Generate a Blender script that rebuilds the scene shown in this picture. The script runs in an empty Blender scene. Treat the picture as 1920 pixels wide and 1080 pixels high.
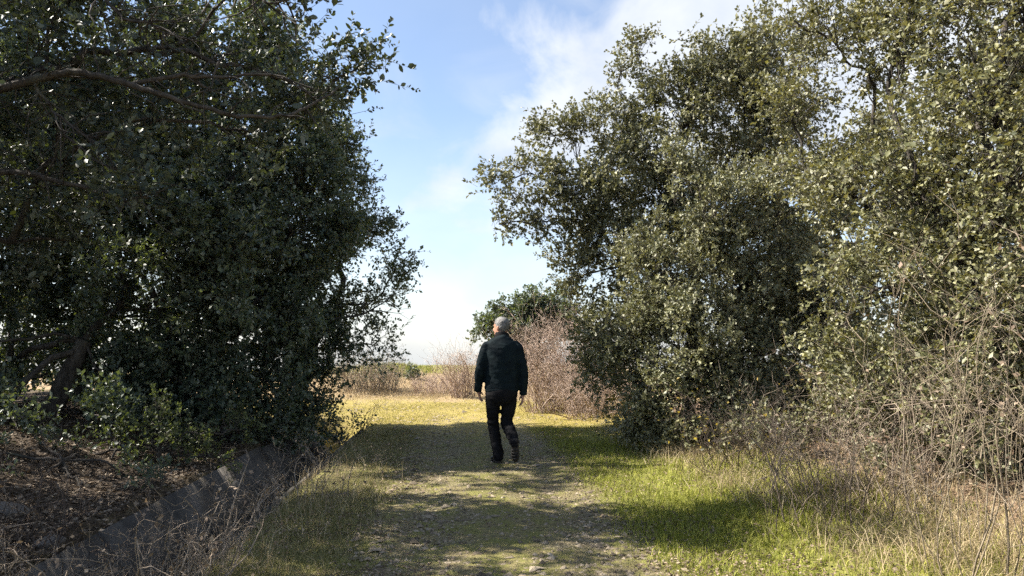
import bpy, math
import numpy as np
from mathutils import Vector, Matrix, noise as mnoise

RNG = np.random.default_rng(20240)
scene = bpy.context.scene
COL = scene.collection

# ------------------------------------------------------------------ camera
CAM_H = 1.42
FPX = 1387.0                       # focal length in pixels of the 1920 px wide photograph
PITCH = math.atan(109.0 / FPX)     # horizon a little below the middle of the frame
cam_data = bpy.data.cameras.new("camera")
cam_data.sensor_width = 36.0
cam_data.lens = 36.0 * FPX / 1920.0
cam_data.clip_start = 0.05
cam_data.clip_end = 3000.0
cam = bpy.data.objects.new("camera", cam_data)
cam.location = (0, 0, CAM_H)
cam.rotation_euler = (math.radians(90) + PITCH, 0, 0)
COL.objects.link(cam)
scene.camera = cam

# ------------------------------------------------------------------ sky and sun
SUN_EL = math.radians(42.5)
SUN_AZ = math.radians(-84)         # measured from +Y (view direction) towards +X: the sun stands to the left, a little ahead
SUN_DIR = Vector((math.sin(SUN_AZ) * math.cos(SUN_EL), math.cos(SUN_AZ) * math.cos(SUN_EL), math.sin(SUN_EL)))
world = bpy.data.worlds.new("World")
scene.world = world
world.use_nodes = True
wn, wl = world.node_tree.nodes, world.node_tree.links
wn.clear()
w_out = wn.new("ShaderNodeOutputWorld")
w_bg = wn.new("ShaderNodeBackground")
w_bg.inputs["Strength"].default_value = 0.076
w_sky = wn.new("ShaderNodeTexSky")
w_sky.sky_type = 'NISHITA'
w_sky.sun_disc = False
w_sky.sun_elevation = SUN_EL
w_sky.sun_rotation = SUN_AZ
w_sky.altitude = 600
w_sky.air_density = 1.0
w_sky.dust_density = 1.0
w_sky.ozone_density = 1.6


def wmath(op, a, b=None, c=None):
    n = wn.new("ShaderNodeMath"); n.operation = op
    for i, v in enumerate((a, b, c)):
        if v is None: continue
        if isinstance(v, (int, float)): n.inputs[i].default_value = v
        else: wl.new(v, n.inputs[i])
    return n.outputs[0]


def wnoise(vec, scale, detail, rough, dist=0.0, zs=1.0):
    m = wn.new("ShaderNodeMapping"); m.inputs["Scale"].default_value = (1, 1, zs)
    wl.new(vec, m.inputs["Vector"])
    n = wn.new("ShaderNodeTexNoise")
    n.inputs["Scale"].default_value = scale; n.inputs["Detail"].default_value = detail
    n.inputs["Roughness"].default_value = rough; n.inputs["Distortion"].default_value = dist
    wl.new(m.outputs[0], n.inputs["Vector"])
    return n.outputs["Fac"]


def wstep(v, a, b):
    n = wn.new("ShaderNodeMapRange"); n.interpolation_type = 'SMOOTHSTEP'
    wl.new(v, n.inputs[0]); n.inputs[1].default_value = a; n.inputs[2].default_value = b
    return n.outputs[0]


w_tc = wn.new("ShaderNodeTexCoord")
w_dir = w_tc.outputs["Generated"]
w_sep = wn.new("ShaderNodeSeparateXYZ"); wl.new(w_dir, w_sep.inputs[0])
# one big cumulus bank on the right of a slanting edge, broken up by noise; thin wisps elsewhere
w_plane = wmath('ADD', wmath('MULTIPLY', w_sep.outputs[0], 0.69),
                wmath('ADD', wmath('MULTIPLY', w_sep.outputs[1], 0.22), wmath('MULTIPLY', w_sep.outputs[2], -0.69)))
n_big = wnoise(w_dir, 5.0, 9, 0.56, 0.5, 1.4)
n_wisp = wnoise(w_dir, 3.2, 7, 0.55, 0.7, 3.0)
bank = wmath('ADD', w_plane, wmath('MULTIPLY', wmath('SUBTRACT', n_big, 0.5), 0.5))
w_mask = wmath('MULTIPLY', wstep(bank, -0.08, 0.08), wstep(wmath('ADD', w_sep.outputs[2], wmath('MULTIPLY', wmath('SUBTRACT', n_wisp, 0.5), 0.25)), 0.13, 0.26))
w_wisp = wmath('MULTIPLY', wstep(n_wisp, 0.48, 0.74), 0.5)
w_haze = wmath('MULTIPLY', wmath('SUBTRACT', 1.0, wstep(w_sep.outputs[2], -0.05, 0.46)), 0.66)
w_low = wmath('MULTIPLY', wmath('MAXIMUM', w_mask, wmath('MAXIMUM', wmath('ADD', wmath('MULTIPLY', w_wisp, 0.7), 0.14), w_haze)), 0.95)
n_shade = wnoise(w_dir, 7.0, 6, 0.5, 0.3, 1.3)
w_ccol = wn.new("ShaderNodeMix"); w_ccol.data_type = 'RGBA'
wl.new(wstep(n_shade, 0.30, 0.66), w_ccol.inputs["Factor"])
w_ccol.inputs["A"].default_value = (3.3, 3.6, 4.1, 1)
w_ccol.inputs["B"].default_value = (4.25, 4.4, 4.6, 1)
w_mix = wn.new("ShaderNodeMix"); w_mix.data_type = 'RGBA'
wl.new(w_low, w_mix.inputs["Factor"])
wl.new(w_sky.outputs[0], w_mix.inputs["A"])
wl.new(w_ccol.outputs["Result"], w_mix.inputs["B"])
wl.new(w_mix.outputs["Result"], w_bg.inputs["Color"])
wl.new(w_bg.outputs[0], w_out.inputs["Surface"])

sun_data = bpy.data.lights.new("sun", 'SUN')
sun_data.energy = 5.0
sun_data.angle = math.radians(0.55)
sun_data.color = (1.0, 0.93, 0.82)
sun = bpy.data.objects.new("sun", sun_data)
sun.rotation_euler = SUN_DIR.to_track_quat('Z', 'Y').to_euler()
sun.location = (0, 0, 30)
COL.objects.link(sun)

scene.view_settings.view_transform = 'Standard'
scene.view_settings.look = 'None'
scene.view_settings.exposure = 1.68
scene.view_settings.gamma = 1.0
scene.view_settings.use_curve_mapping = False
scene.render.engine = 'CYCLES'
scene.cycles.max_bounces = 4
scene.cycles.diffuse_bounces = 2
scene.cycles.glossy_bounces = 2
scene.cycles.transmission_bounces = 1
scene.cycles.caustics_reflective = False
scene.cycles.caustics_refractive = False
scene.cycles.adaptive_threshold = 0.02
scene.cycles.use_light_tree = False
world.cycles.sampling_method = 'MANUAL'
world.cycles.sample_map_resolution = 512
scene.cycles.sample_clamp_indirect = 4.0
scene.cycles.use_denoising = False


# ------------------------------------------------------------------ helpers
def at(px, py, depth):
    """World point seen at photograph pixel (px, py), `depth` metres in front of the viewer."""
    cx, cy = (px - 960.0) / FPX, (540.0 - py) / FPX
    c, s = math.cos(PITCH), math.sin(PITCH)
    d = np.array([cx, c - cy * s, s + cy * c])
    d = d / d[1] * depth
    return d + np.array([0, 0, CAM_H])


def new_mesh(name, verts, faces, mat, attr=None, smooth=False):
    """verts (n,3); faces: list of (m,k) int arrays; attr: per-vertex float stored as 'v'."""
    me = bpy.data.meshes.new(name)
    verts = np.asarray(verts, np.float32)
    faces = [np.asarray(f, np.int32) for f in faces if len(f)]
    me.vertices.add(len(verts)); me.vertices.foreach_set("co", verts.ravel())
    nl = sum(f.size for f in faces); nf = sum(len(f) for f in faces)
    me.loops.add(nl); me.polygons.add(nf)
    me.loops.foreach_set("vertex_index", np.concatenate([f.ravel() for f in faces]))
    tot = np.concatenate([np.full(len(f), f.shape[1], np.int32) for f in faces])
    start = np.concatenate([[0], np.cumsum(tot)[:-1]]).astype(np.int32)
    me.polygons.foreach_set("loop_start", start)
    if smooth:
        me.polygons.foreach_set("use_smooth", np.ones(nf, bool))
    if attr is not None:
        a = me.attributes.new("v", 'FLOAT', 'POINT')
        a.data.foreach_set("value", np.asarray(attr, np.float32))
    me.update(calc_edges=True)
    if mat is not None:
        me.materials.append(mat)
    return me


def link(name, me, parent=None, **props):
    o = bpy.data.objects.new(name, me)
    COL.objects.link(o)
    if parent is not None: o.parent = parent
    for k, v in props.items(): o[k] = v
    return o


def unit(v):
    return v / np.maximum(np.linalg.norm(v, axis=-1, keepdims=True), 1e-9)


def rand_dir(n, rng=RNG):
    return unit(rng.normal(size=(n, 3)))


def tubes(P, R, s):
    """P (N,K,3) centre lines, R (N,K) radii -> verts, [faces]"""
    P = np.asarray(P, float); R = np.asarray(R, float)
    N, K, _ = P.shape
    t = unit(np.gradient(P, axis=1))
    od = unit(P[:, -1] - P[:, 0])[:, None, :]
    ref = np.where(np.abs(od[..., 2:3]) < 0.75, np.array([0, 0, 1.0]), np.array([1.0, 0.3, 0]))
    a = unit(np.cross(t, ref)); b = np.cross(t, a)
    ang = np.arange(s) * 2 * np.pi / s
    V = P[:, :, None, :] + R[:, :, None, None] * (np.cos(ang)[None, None, :, None] * a[:, :, None, :] + np.sin(ang)[None, None, :, None] * b[:, :, None, :])
    i = np.arange(N)[:, None, None]; k = np.arange(K - 1)[None, :, None]; j = np.arange(s)[None, None, :]
    q = lambda kk, jj: (i * K + kk) * s + jj % s
    F = np.stack([q(k, j), q(k, j + 1), q(k + 1, j + 1), q(k + 1, j)], -1).reshape(-1, 4)
    return V.reshape(-1, 3), [F]


def spikes(A, B, r):
    """Thin three-sided spikes from A to B, (N,3) each; three triangles apiece."""
    n = len(A); t = unit(B - A)
    ref = np.where(np.abs(t[:, 2:3]) < 0.92, np.array([0, 0, 1.0]), np.array([1.0, 0, 0]))
    a = unit(np.cross(t, ref)); b = np.cross(t, a)
    r = np.broadcast_to(np.asarray(r, float).reshape(-1, 1), (n, 1))
    V = np.stack([A + r * a, A + r * (-0.5 * a + 0.87 * b), A + r * (-0.5 * a - 0.87 * b), B], 1)
    o = np.arange(n)[:, None] * 4
    F = np.stack([np.concatenate([o + 0, o + 1, o + 3], 1), np.concatenate([o + 1, o + 2, o + 3], 1), np.concatenate([o + 2, o + 0, o + 3], 1)], 1).reshape(-1, 3)
    return V.reshape(-1, 3), [F]


def merge(parts):
    V, F, off = [], [], 0
    for v, fs in parts:
        V.append(v); F += [f + off for f in fs]; off += len(v)
    return np.concatenate(V), F


def curve(a, b, k, wob, sag=0.0, rng=RNG):
    """A wandering line of k points from a to b."""
    a = np.asarray(a, float); b = np.asarray(b, float)
    t = np.linspace(0, 1, k)[:, None]
    L = np.linalg.norm(b - a)
    p = a + (b - a) * t
    w = np.zeros((k, 3))
    for f in (1, 2, 3, 5):
        w += np.sin(t * np.pi * f + rng.uniform(0, 6.28)) * rng.normal(size=(1, 3)) / f
    w -= w[0] + (w[-1] - w[0]) * t
    p += w * wob * L
    p[:, 2] += (np.sin(t[:, 0] * np.pi)) * sag * L
    return p


def batch_curves(A, B, k, wob, sag=0.0, rng=RNG):
    n = len(A); t = np.linspace(0, 1, k)[None, :, None]
    L = np.linalg.norm(B - A, axis=1)[:, None, None]
    p = A[:, None] + (B - A)[:, None] * t
    w = np.zeros((n, k, 3))
    for f in (1, 2, 3):
        w += np.sin(t * np.pi * f + rng.uniform(0, 6.28, (n, 1, 1))) * rng.normal(size=(n, 1, 3)) / f
    w -= w[:, :1] + (w[:, -1:] - w[:, :1]) * t
    p = p + w * wob * L
    p[:, :, 2] += np.sin(t[:, :, 0] * np.pi) * sag * L[:, :, 0]
    return p


# ------------------------------------------------------------------ materials
def mat_new(name):
    m = bpy.data.materials.new(name); m.use_nodes = True
    nt = m.node_tree; nt.nodes.clear()
    return m, nt


class NB:
    """Small node-building shorthand."""
    def __init__(s, nt): s.nt = nt
    def n(s, t, **kw):
        x = s.nt.nodes.new("ShaderNode" + t)
        for k, v in kw.items(): setattr(x, k, v)
        return x
    def put(s, v, sock):
        if isinstance(v, bpy.types.NodeSocket): s.nt.links.new(v, sock)
        elif v is not None:
            if sock.type == 'RGBA' and len(v) == 3: v = (*v, 1)
            sock.default_value = v
    def math(s, op, a, b=None):
        x = s.n("Math", operation=op); s.put(a, x.inputs[0]); s.put(b, x.inputs[1]); return x.outputs[0]
    def step(s, v, a, b):
        x = s.n("MapRange", interpolation_type='SMOOTHSTEP'); s.put(v, x.inputs[0]); s.put(a, x.inputs[1]); s.put(b, x.inputs[2]); return x.outputs[0]
    def mix(s, f, a, b):
        x = s.n("Mix", data_type='RGBA'); s.put(f, x.inputs["Factor"]); s.put(a, x.inputs["A"]); s.put(b, x.inputs["B"]); return x.outputs["Result"]
    def noise(s, scale, detail=4, rough=0.55, vec=None, scl=None, dist=0.0):
        x = s.n("TexNoise"); x.inputs["Scale"].default_value = scale; x.inputs["Detail"].default_value = detail
        x.inputs["Roughness"].default_value = rough; x.inputs["Distortion"].default_value = dist
        if vec is not None:
            if scl is not None:
                m = s.n("Mapping"); m.inputs["Scale"].default_value = scl; s.put(vec, m.inputs["Vector"]); vec = m.outputs[0]
            s.put(vec, x.inputs["Vector"])
        return x.outputs["Fac"]
    def voro(s, scale, vec=None, out="Color", feature='F1'):
        x = s.n("TexVoronoi", feature=feature); x.inputs["Scale"].default_value = scale
        if vec is not None: s.put(vec, x.inputs["Vector"])
        return x.outputs[out]
    def bw(s, c):
        x = s.n("RGBToBW"); s.put(c, x.inputs[0]); return x.outputs[0]
    def bump(s, h, strength, dist):
        x = s.n("Bump"); x.inputs["Strength"].default_value = strength; x.inputs["Distance"].default_value = dist; s.put(h, x.inputs["Height"]); return x.outputs[0]
    def attr(s, name):
        x = s.n("Attribute"); x.attribute_name = name; return x.outputs["Fac"]
    def bsdf(s, col, rough=0.8, spec=0.3, normal=None):
        x = s.n("BsdfPrincipled"); s.put(col, x.inputs["Base Color"]); s.put(rough, x.inputs["Roughness"]); s.put(spec, x.inputs["Specular IOR Level"])
        if normal is not None: s.put(normal, x.inputs["Normal"])
        return x.outputs[0]
    def out(s, sh):
        x = s.n("OutputMaterial"); s.nt.links.new(sh, x.inputs["Surface"])


def ramp3(b, v, c0, c1, c2):
    return b.mix(b.step(v, 0.45, 1.0), b.mix(b.step(v, 0.0, 0.5), c0, c1), c2)


def leaf_mat(name, c0, c1, c2, under, transl=0.22, rough=0.42, spec=0.45, tcol=(0.16, 0.20, 0.03)):
    m, nt = mat_new(name); b = NB(nt)
    v = b.attr("v")
    top = ramp3(b, v, c0, c1, c2)
    geo = b.n("NewGeometry")
    col = b.mix(geo.outputs["Backfacing"], top, under)
    p = b.bsdf(col, rough, spec)
    t = b.n("BsdfTranslucent"); b.put(b.mix(v, tcol, tuple(min(1, x * 1.8) for x in tcol)), t.inputs["Color"])
    mx = b.n("MixShader"); mx.inputs[0].default_value = transl
    nt.links.new(p, mx.inputs[1]); nt.links.new(t.outputs[0], mx.inputs[2])
    b.out(mx.outputs[0])
    return m


def blade_mat(name, c0, c1, c2, transl=0.3, rough=0.6):
    m, nt = mat_new(name); b = NB(nt)
    v = b.attr("v")
    col = ramp3(b, v, c0, c1, c2)
    p = b.bsdf(col, rough, 0.25)
    t = b.n("BsdfTranslucent"); b.put(col, t.inputs["Color"])
    mx = b.n("MixShader"); mx.inputs[0].default_value = transl
    nt.links.new(p, mx.inputs[1]); nt.links.new(t.outputs[0], mx.inputs[2])
    b.out(mx.outputs[0])
    return m


def bark_mat(name, c0, c1, scale=14.0):
    m, nt = mat_new(name); b = NB(nt)
    g = b.n("NewGeometry").outputs["Position"]
    n1 = b.noise(scale, 6, 0.65, g, (1, 1, 0.3))
    n2 = b.noise(scale * 0.3, 3, 0.5, g)
    col = b.mix(b.step(n1, 0.3, 0.7), c0, c1)
    col = b.mix(b.math('MULTIPLY', b.step(n2, 0.55, 0.75), 0.4), col, (0.10, 0.105, 0.07))
    b.out(b.bsdf(col, 0.9, 0.2, b.bump(n1, 0.8, 0.03)))
    return m


M = {}
M['leaf_left'] = leaf_mat('holm oak leaf shade tone', (0.024, 0.040, 0.029), (0.046, 0.068, 0.045), (0.11, 0.13, 0.065), (0.14, 0.165, 0.13), 0.14, 0.45, 0.45)  # shade and bluish skylight of the left trees put into the leaf colour
M['leaf_near'] = leaf_mat('holm oak leaf overhang shade', (0.018, 0.028, 0.021), (0.032, 0.046, 0.031), (0.08, 0.09, 0.045), (0.08, 0.095, 0.07), 0.06, 0.5, 0.4)  # shaded copy: the overhanging crown's darkness is in its colour
M['leaf_right'] = leaf_mat('holm oak leaf olive sunlit', (0.047, 0.052, 0.024), (0.11, 0.11, 0.053), (0.24, 0.23, 0.115), (0.25, 0.245, 0.16), 0.13, 0.5, 0.35, (0.2, 0.2, 0.05))  # sunlit copy: olive leaf with the sun's brightness in its colour
M['leaf_sunny'] = leaf_mat('holm oak leaf sunlit yellow', (0.048, 0.055, 0.023), (0.12, 0.123, 0.053), (0.26, 0.25, 0.125), (0.26, 0.255, 0.17), 0.13, 0.5, 0.35, (0.24, 0.22, 0.04))  # yellow sunlight on the nearest right oak, painted into the leaf
M['leaf_pale'] = leaf_mat('holm oak leaf pale sunlit', (0.055, 0.064, 0.032), (0.125, 0.13, 0.065), (0.26, 0.255, 0.145), (0.28, 0.275, 0.19), 0.12, 0.5, 0.35, (0.22, 0.21, 0.05))  # paler olive leaf, lifted further by painted sunlit highlights
M['leaf_far'] = leaf_mat('holm oak leaf distant', (0.035, 0.05, 0.036), (0.06, 0.08, 0.055), (0.115, 0.13, 0.085), (0.15, 0.17, 0.135), 0.18, 0.5, 0.4)
M['leaf_shrub'] = leaf_mat('shrub leaf', (0.026, 0.04, 0.016), (0.05, 0.066, 0.024), (0.125, 0.135, 0.045), (0.10, 0.115, 0.07), 0.18, 0.45, 0.4)
M['leaf_yellow'] = leaf_mat('yellowing leaf', (0.09, 0.09, 0.02), (0.22, 0.17, 0.03), (0.38, 0.26, 0.05), (0.25, 0.2, 0.08), 0.4, 0.5, 0.3, (0.4, 0.3, 0.04))
M['leaf_dead'] = leaf_mat('dead leaf', (0.06, 0.043, 0.03), (0.16, 0.115, 0.08), (0.36, 0.28, 0.2), (0.2, 0.15, 0.11), 0.1, 0.7, 0.2, (0.2, 0.13, 0.06))
M['leaf_mould'] = leaf_mat('old leaf litter', (0.04, 0.03, 0.022), (0.105, 0.08, 0.058), (0.26, 0.21, 0.155), (0.13, 0.10, 0.075), 0.05, 0.75, 0.2, (0.15, 0.1, 0.05))
M['bark'] = bark_mat('oak bark', (0.028, 0.024, 0.020), (0.085, 0.075, 0.065))
M['twig_grey'] = bark_mat('grey twig', (0.16, 0.125, 0.095), (0.38, 0.31, 0.24), 30)
M['twig_dark'] = bark_mat('dark twig', (0.05, 0.037, 0.03), (0.13, 0.10, 0.08), 30)
M['twig_red'] = bark_mat('reddish bramble twig', (0.30, 0.22, 0.18), (0.58, 0.46, 0.38), 30)  # reddish twig, made paler by haze put into the colour
M['twig_pale'] = bark_mat('pale dry stem', (0.15, 0.12, 0.085), (0.33, 0.27, 0.19), 30)
M['grass_green'] = blade_mat('fresh grass', (0.09, 0.105, 0.017), (0.22, 0.24, 0.033), (0.46, 0.45, 0.10), 0.38)
M['grass_dull'] = blade_mat('dull verge grass', (0.085, 0.09, 0.03), (0.19, 0.185, 0.065), (0.42, 0.36, 0.18), 0.3)
M['grass_gold'] = blade_mat('short yellowing grass', (0.12, 0.13, 0.02), (0.27, 0.24, 0.045), (0.42, 0.34, 0.11), 0.35)
M['straw'] = blade_mat('dry straw', (0.19, 0.14, 0.075), (0.36, 0.28, 0.16), (0.56, 0.47, 0.30), 0.25)


def ground_mat():
    m, nt = mat_new('earth and gravel'); b = NB(nt)
    g = b.n("NewGeometry").outputs["Position"]
    s = b.n("SeparateXYZ"); b.put(g, s.inputs[0]); x, y = s.outputs[0], s.outputs[1]
    u = b.math('SUBTRACT', b.math('ADD', x, b.math('MULTIPLY', y, 0.074)), 0.37)
    nw = b.noise(1.1, 5, 0.6, g); nm = b.noise(4.5, 5, 0.6, g); nf = b.noise(38, 4, 0.65, g); nff = b.noise(150, 3, 0.6, g)
    au = b.math('ADD', b.math('ABSOLUTE', u), b.math('MULTIPLY', b.math('SUBTRACT', nw, 0.5), 1.0))
    au = b.math('ADD', au, b.math('MULTIPLY', b.math('SUBTRACT', nm, 0.5), 0.9))
    tr = b.math('MULTIPLY', b.math('SUBTRACT', 1.0, b.step(au, 0.55, 1.35)), b.math('SUBTRACT', 1.0, b.math('MULTIPLY', b.step(b.noise(2.3, 6, 0.65, g), 0.38, 0.56), 0.85)))
    # the strip between the wheel ruts
    mid = b.math('MULTIPLY', b.math('SUBTRACT', 1.0, b.step(au, 0.05, 0.42)), 0.8)
    tr = b.math('MULTIPLY', tr, b.math('SUBTRACT', 1.0, mid))
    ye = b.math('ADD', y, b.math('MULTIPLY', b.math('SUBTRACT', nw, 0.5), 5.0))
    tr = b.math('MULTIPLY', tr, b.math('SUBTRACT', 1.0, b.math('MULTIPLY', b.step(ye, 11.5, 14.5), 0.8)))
    # colours
    vc = b.bw(b.voro(46, g)); vc2 = b.bw(b.voro(95, g))
    grav = ramp3(b, b.math('ADD', b.math('MULTIPLY', vc, 0.6), b.math('MULTIPLY', vc2, 0.5)), (0.035, 0.029, 0.018), (0.12, 0.098, 0.06), (0.38, 0.32, 0.22))
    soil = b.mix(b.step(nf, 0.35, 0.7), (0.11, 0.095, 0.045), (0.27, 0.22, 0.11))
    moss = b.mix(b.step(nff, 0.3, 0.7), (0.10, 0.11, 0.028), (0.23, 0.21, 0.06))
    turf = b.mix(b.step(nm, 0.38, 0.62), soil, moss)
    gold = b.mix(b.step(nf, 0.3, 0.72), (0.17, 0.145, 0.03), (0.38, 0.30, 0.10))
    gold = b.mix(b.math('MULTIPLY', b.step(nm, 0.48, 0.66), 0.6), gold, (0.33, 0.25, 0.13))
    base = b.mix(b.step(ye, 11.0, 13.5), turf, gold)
    tan = b.mix(b.step(nf, 0.3, 0.7), (0.22, 0.155, 0.085), (0.40, 0.30, 0.18))
    base = b.mix(b.step(ye, 18.5, 20.5), base, tan)
    base = b.mix(b.step(ye, 26.0, 28.5), base, b.mix(b.step(nw, 0.4, 0.6), (0.15, 0.17, 0.05), (0.27, 0.23, 0.10)))
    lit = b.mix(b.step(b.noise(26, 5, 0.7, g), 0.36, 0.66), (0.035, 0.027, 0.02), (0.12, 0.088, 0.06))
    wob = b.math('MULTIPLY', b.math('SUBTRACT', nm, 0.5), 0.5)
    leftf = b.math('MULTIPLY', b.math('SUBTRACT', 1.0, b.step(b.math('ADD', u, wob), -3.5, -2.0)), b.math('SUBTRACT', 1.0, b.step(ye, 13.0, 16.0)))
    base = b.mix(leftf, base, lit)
    rightf = b.math('MULTIPLY', b.step(b.math('ADD', u, wob), 2.7, 3.7), b.math('SUBTRACT', 1.0, b.step(ye, 14.0, 17.0)))
    base = b.mix(rightf, base, b.mix(b.step(nf, 0.3, 0.7), (0.13, 0.085, 0.055), (0.28, 0.19, 0.13)))
    vg = b.math('MULTIPLY', b.math('MULTIPLY', b.step(b.math('ADD', u, wob), 0.8, 1.2), b.math('SUBTRACT', 1.0, b.step(b.math('ADD', u, wob), 2.4, 3.0))), b.math('SUBTRACT', 1.0, b.step(ye, 11.5, 13.5)))
    base = b.mix(b.math('MULTIPLY', vg, 0.7), base, b.mix(b.step(nf, 0.3, 0.7), (0.12, 0.13, 0.025), (0.26, 0.26, 0.06)))
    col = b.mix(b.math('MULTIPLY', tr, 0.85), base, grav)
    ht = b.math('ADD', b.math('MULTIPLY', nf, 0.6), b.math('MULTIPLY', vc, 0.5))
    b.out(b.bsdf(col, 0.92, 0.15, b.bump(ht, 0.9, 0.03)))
    return m


def concrete_mat():
    m, nt = mat_new('weathered concrete'); b = NB(nt)
    g = b.n("NewGeometry").outputs["Position"]
    n1 = b.noise(3.0, 6, 0.65, g); n2 = b.noise(45, 4, 0.6, g)
    st = b.noise(9, 4, 0.6, g, (0.25, 1.6, 0.25))
    col = b.mix(b.step(n1, 0.3, 0.7), (0.05, 0.046, 0.041), (0.11, 0.10, 0.088))
    col = b.mix(b.math('MULTIPLY', b.step(st, 0.5, 0.72), 0.4), col, (0.06, 0.056, 0.052))
    col = b.mix(b.math('MULTIPLY', b.step(n2, 0.55, 0.75), 0.4), col, (0.11, 0.11, 0.08))
    b.out(b.bsdf(col, 0.9, 0.2, b.bump(b.math('ADD', n2, n1), 0.5, 0.01)))
    return m


def stone_mat(name, c0, c1):
    m, nt = mat_new(name); b = NB(nt)
    v = b.attr("v")
    g = b.n("NewGeometry").outputs["Position"]
    n = b.noise(60, 5, 0.6, g)
    col = b.mix(v, c0, c1)
    col = b.mix(b.math('MULTIPLY', b.step(n, 0.4, 0.7), 0.5), col, tuple(c * 0.55 for c in c0))
    b.out(b.bsdf(col, 0.85, 0.25, b.bump(n, 0.4, 0.01)))
    return m


def cloth_mat(name, c0, c1, scale=300, rough=0.85, spec=0.15):
    m, nt = mat_new(name); b = NB(nt)
    tc = b.n("TexCoord").outputs["Object"]
    n = b.noise(scale, 2, 0.5, tc); n2 = b.noise(9, 4, 0.6, tc)
    col = b.mix(b.step(n2, 0.3, 0.7), c0, c1)
    p = b.bsdf(col, rough, spec, b.bump(b.math('ADD', b.math('MULTIPLY', n, 0.2), n2), 0.35, 0.01))
    b.out(p)
    return m


M['ground'] = ground_mat()
M['concrete'] = concrete_mat()
M['gravel'] = stone_mat('gravel chip', (0.07, 0.055, 0.036), (0.42, 0.345, 0.245))
M['stone'] = stone_mat('field stone', (0.13, 0.115, 0.10), (0.24, 0.21, 0.185))
M['jacket'] = cloth_mat('dark green-black jacket', (0.005, 0.009, 0.012), (0.008, 0.015, 0.018), 300, 0.8, 0.1)
M['collar'] = cloth_mat('black collar', (0.006, 0.006, 0.007), (0.010, 0.010, 0.011))
M['trousers'] = cloth_mat('black trousers', (0.004, 0.004, 0.005), (0.008, 0.008, 0.010))
M['shoe'] = cloth_mat('dark leather', (0.010, 0.009, 0.009), (0.03, 0.027, 0.025), 60, 0.6, 0.3)
M['sole'] = cloth_mat('shoe sole', (0.03, 0.026, 0.024), (0.065, 0.057, 0.05), 60, 0.8, 0.2)
M['skin'] = cloth_mat('skin', (0.33, 0.17, 0.11), (0.40, 0.22, 0.15), 120, 0.55, 0.35)
M['hair'] = cloth_mat('grey hair', (0.09, 0.088, 0.085), (0.20, 0.195, 0.19), 220, 0.7, 0.3)

# ------------------------------------------------------------------ terrain
def H(x, y, ditch=True):
    x = np.asarray(x, float); y = np.asarray(y, float)
    u = x - (0.37 - 0.074 * y)
    sm = lambda t: np.clip(t, 0, 1) ** 2 * (3 - 2 * np.clip(t, 0, 1))
    z = 0.012 * np.sin(1.7 * x + 0.4) * np.cos(1.3 * y) + 0.008 * np.sin(4.1 * x + 2.2 * y)
    fade = 1 - sm((y - 14.0) / 4.0)
    z += fade * 0.6 * sm((-u - 2.9) / 3.8)                       # bank under the left trees
    z += fade * 0.35 * sm((u - 1.6) / 3.0)                        # bank under the right trees
    z -= 0.025 * np.exp(-((np.abs(u) - 0.62) / 0.22) ** 2) * fade  # wheel ruts
    bank = sm((y - 20.0) / 9.0)
    z += bank * (0.52 + 0.10 * np.sin(0.35 * x + 2.2) + 0.05 * np.sin(0.9 * x) + 0.03 * np.sin(2.1 * x + 0.6 * y))
    r = np.hypot(x, y - 5.0)
    z -= 0.055 * np.maximum(r - 27.0, 0) * sm((r - 25.0) / 8.0)
    z += fade * 0.05 * np.exp(-((u + 3.3) / 0.22) ** 2) * (0.6 + 0.5 * np.sin(3.1 * y) * np.sin(1.3 * y + 1))
    if ditch:
        ends = (1 - sm((y - 13.5) / 2.5)) * sm((y - 3.5) / 1.3)
        lip = 0.09 * np.sin(2.3 * y + 0.7) * np.sin(0.9 * y) + 0.05 * np.sin(6.1 * y + 1.0)
        d = np.interp(u - lip * np.clip((-3.0 - u) / 0.15, 0, 1), [-3.2, -3.1, -2.72, -2.42, -2.05, -1.9], [0, -0.06, -0.64, -0.66, -0.12, 0])
        z += d * ends
    return z


def xu(u, y): return u + 0.37 - 0.074 * y


def axis(segs):
    out = [segs[0][0]]
    for a, b, n in segs: out += list(np.linspace(a, b, n + 1)[1:])
    return np.array(out)


def grid_mesh(name, us, ys, mat, lift=0.0, jitter=0.0):
    U, Y = np.meshgrid(us, ys)
    X = U + 0.37 - 0.074 * np.clip(Y, -10, 40)
    Z = H(X, Y) + lift
    if jitter:
        Z = Z + jitter * RNG.normal(size=Z.shape)
    V = np.stack([X, Y, Z], -1).reshape(-1, 3)
    nu, ny = len(us), len(ys)
    i, j = np.meshgrid(np.arange(nu - 1), np.arange(ny - 1))
    a = (j * nu + i).ravel()
    F = np.stack([a, a + 1, a + nu + 1, a + nu], 1)
    return new_mesh(name, V, [F], mat, smooth=True)


us = axis([(-400, -60, 8), (-60, -12, 14), (-12, -3.2, 50), (-3.2, -3.1, 1), (-3.1, -2.72, 4), (-2.72, -2.42, 3), (-2.42, -2.05, 4), (-2.05, -1.9, 2), (-1.9, 4, 60), (4, 12, 30), (12, 60, 14), (60, 400, 8)])
ys = axis([(-300, -20, 8), (-20, 0, 14), (0, 16, 130), (16, 36, 50), (36, 80, 20), (80, 420, 10)])
link('ground', grid_mesh('ground', us, ys, M['ground']), kind='structure')
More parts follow.
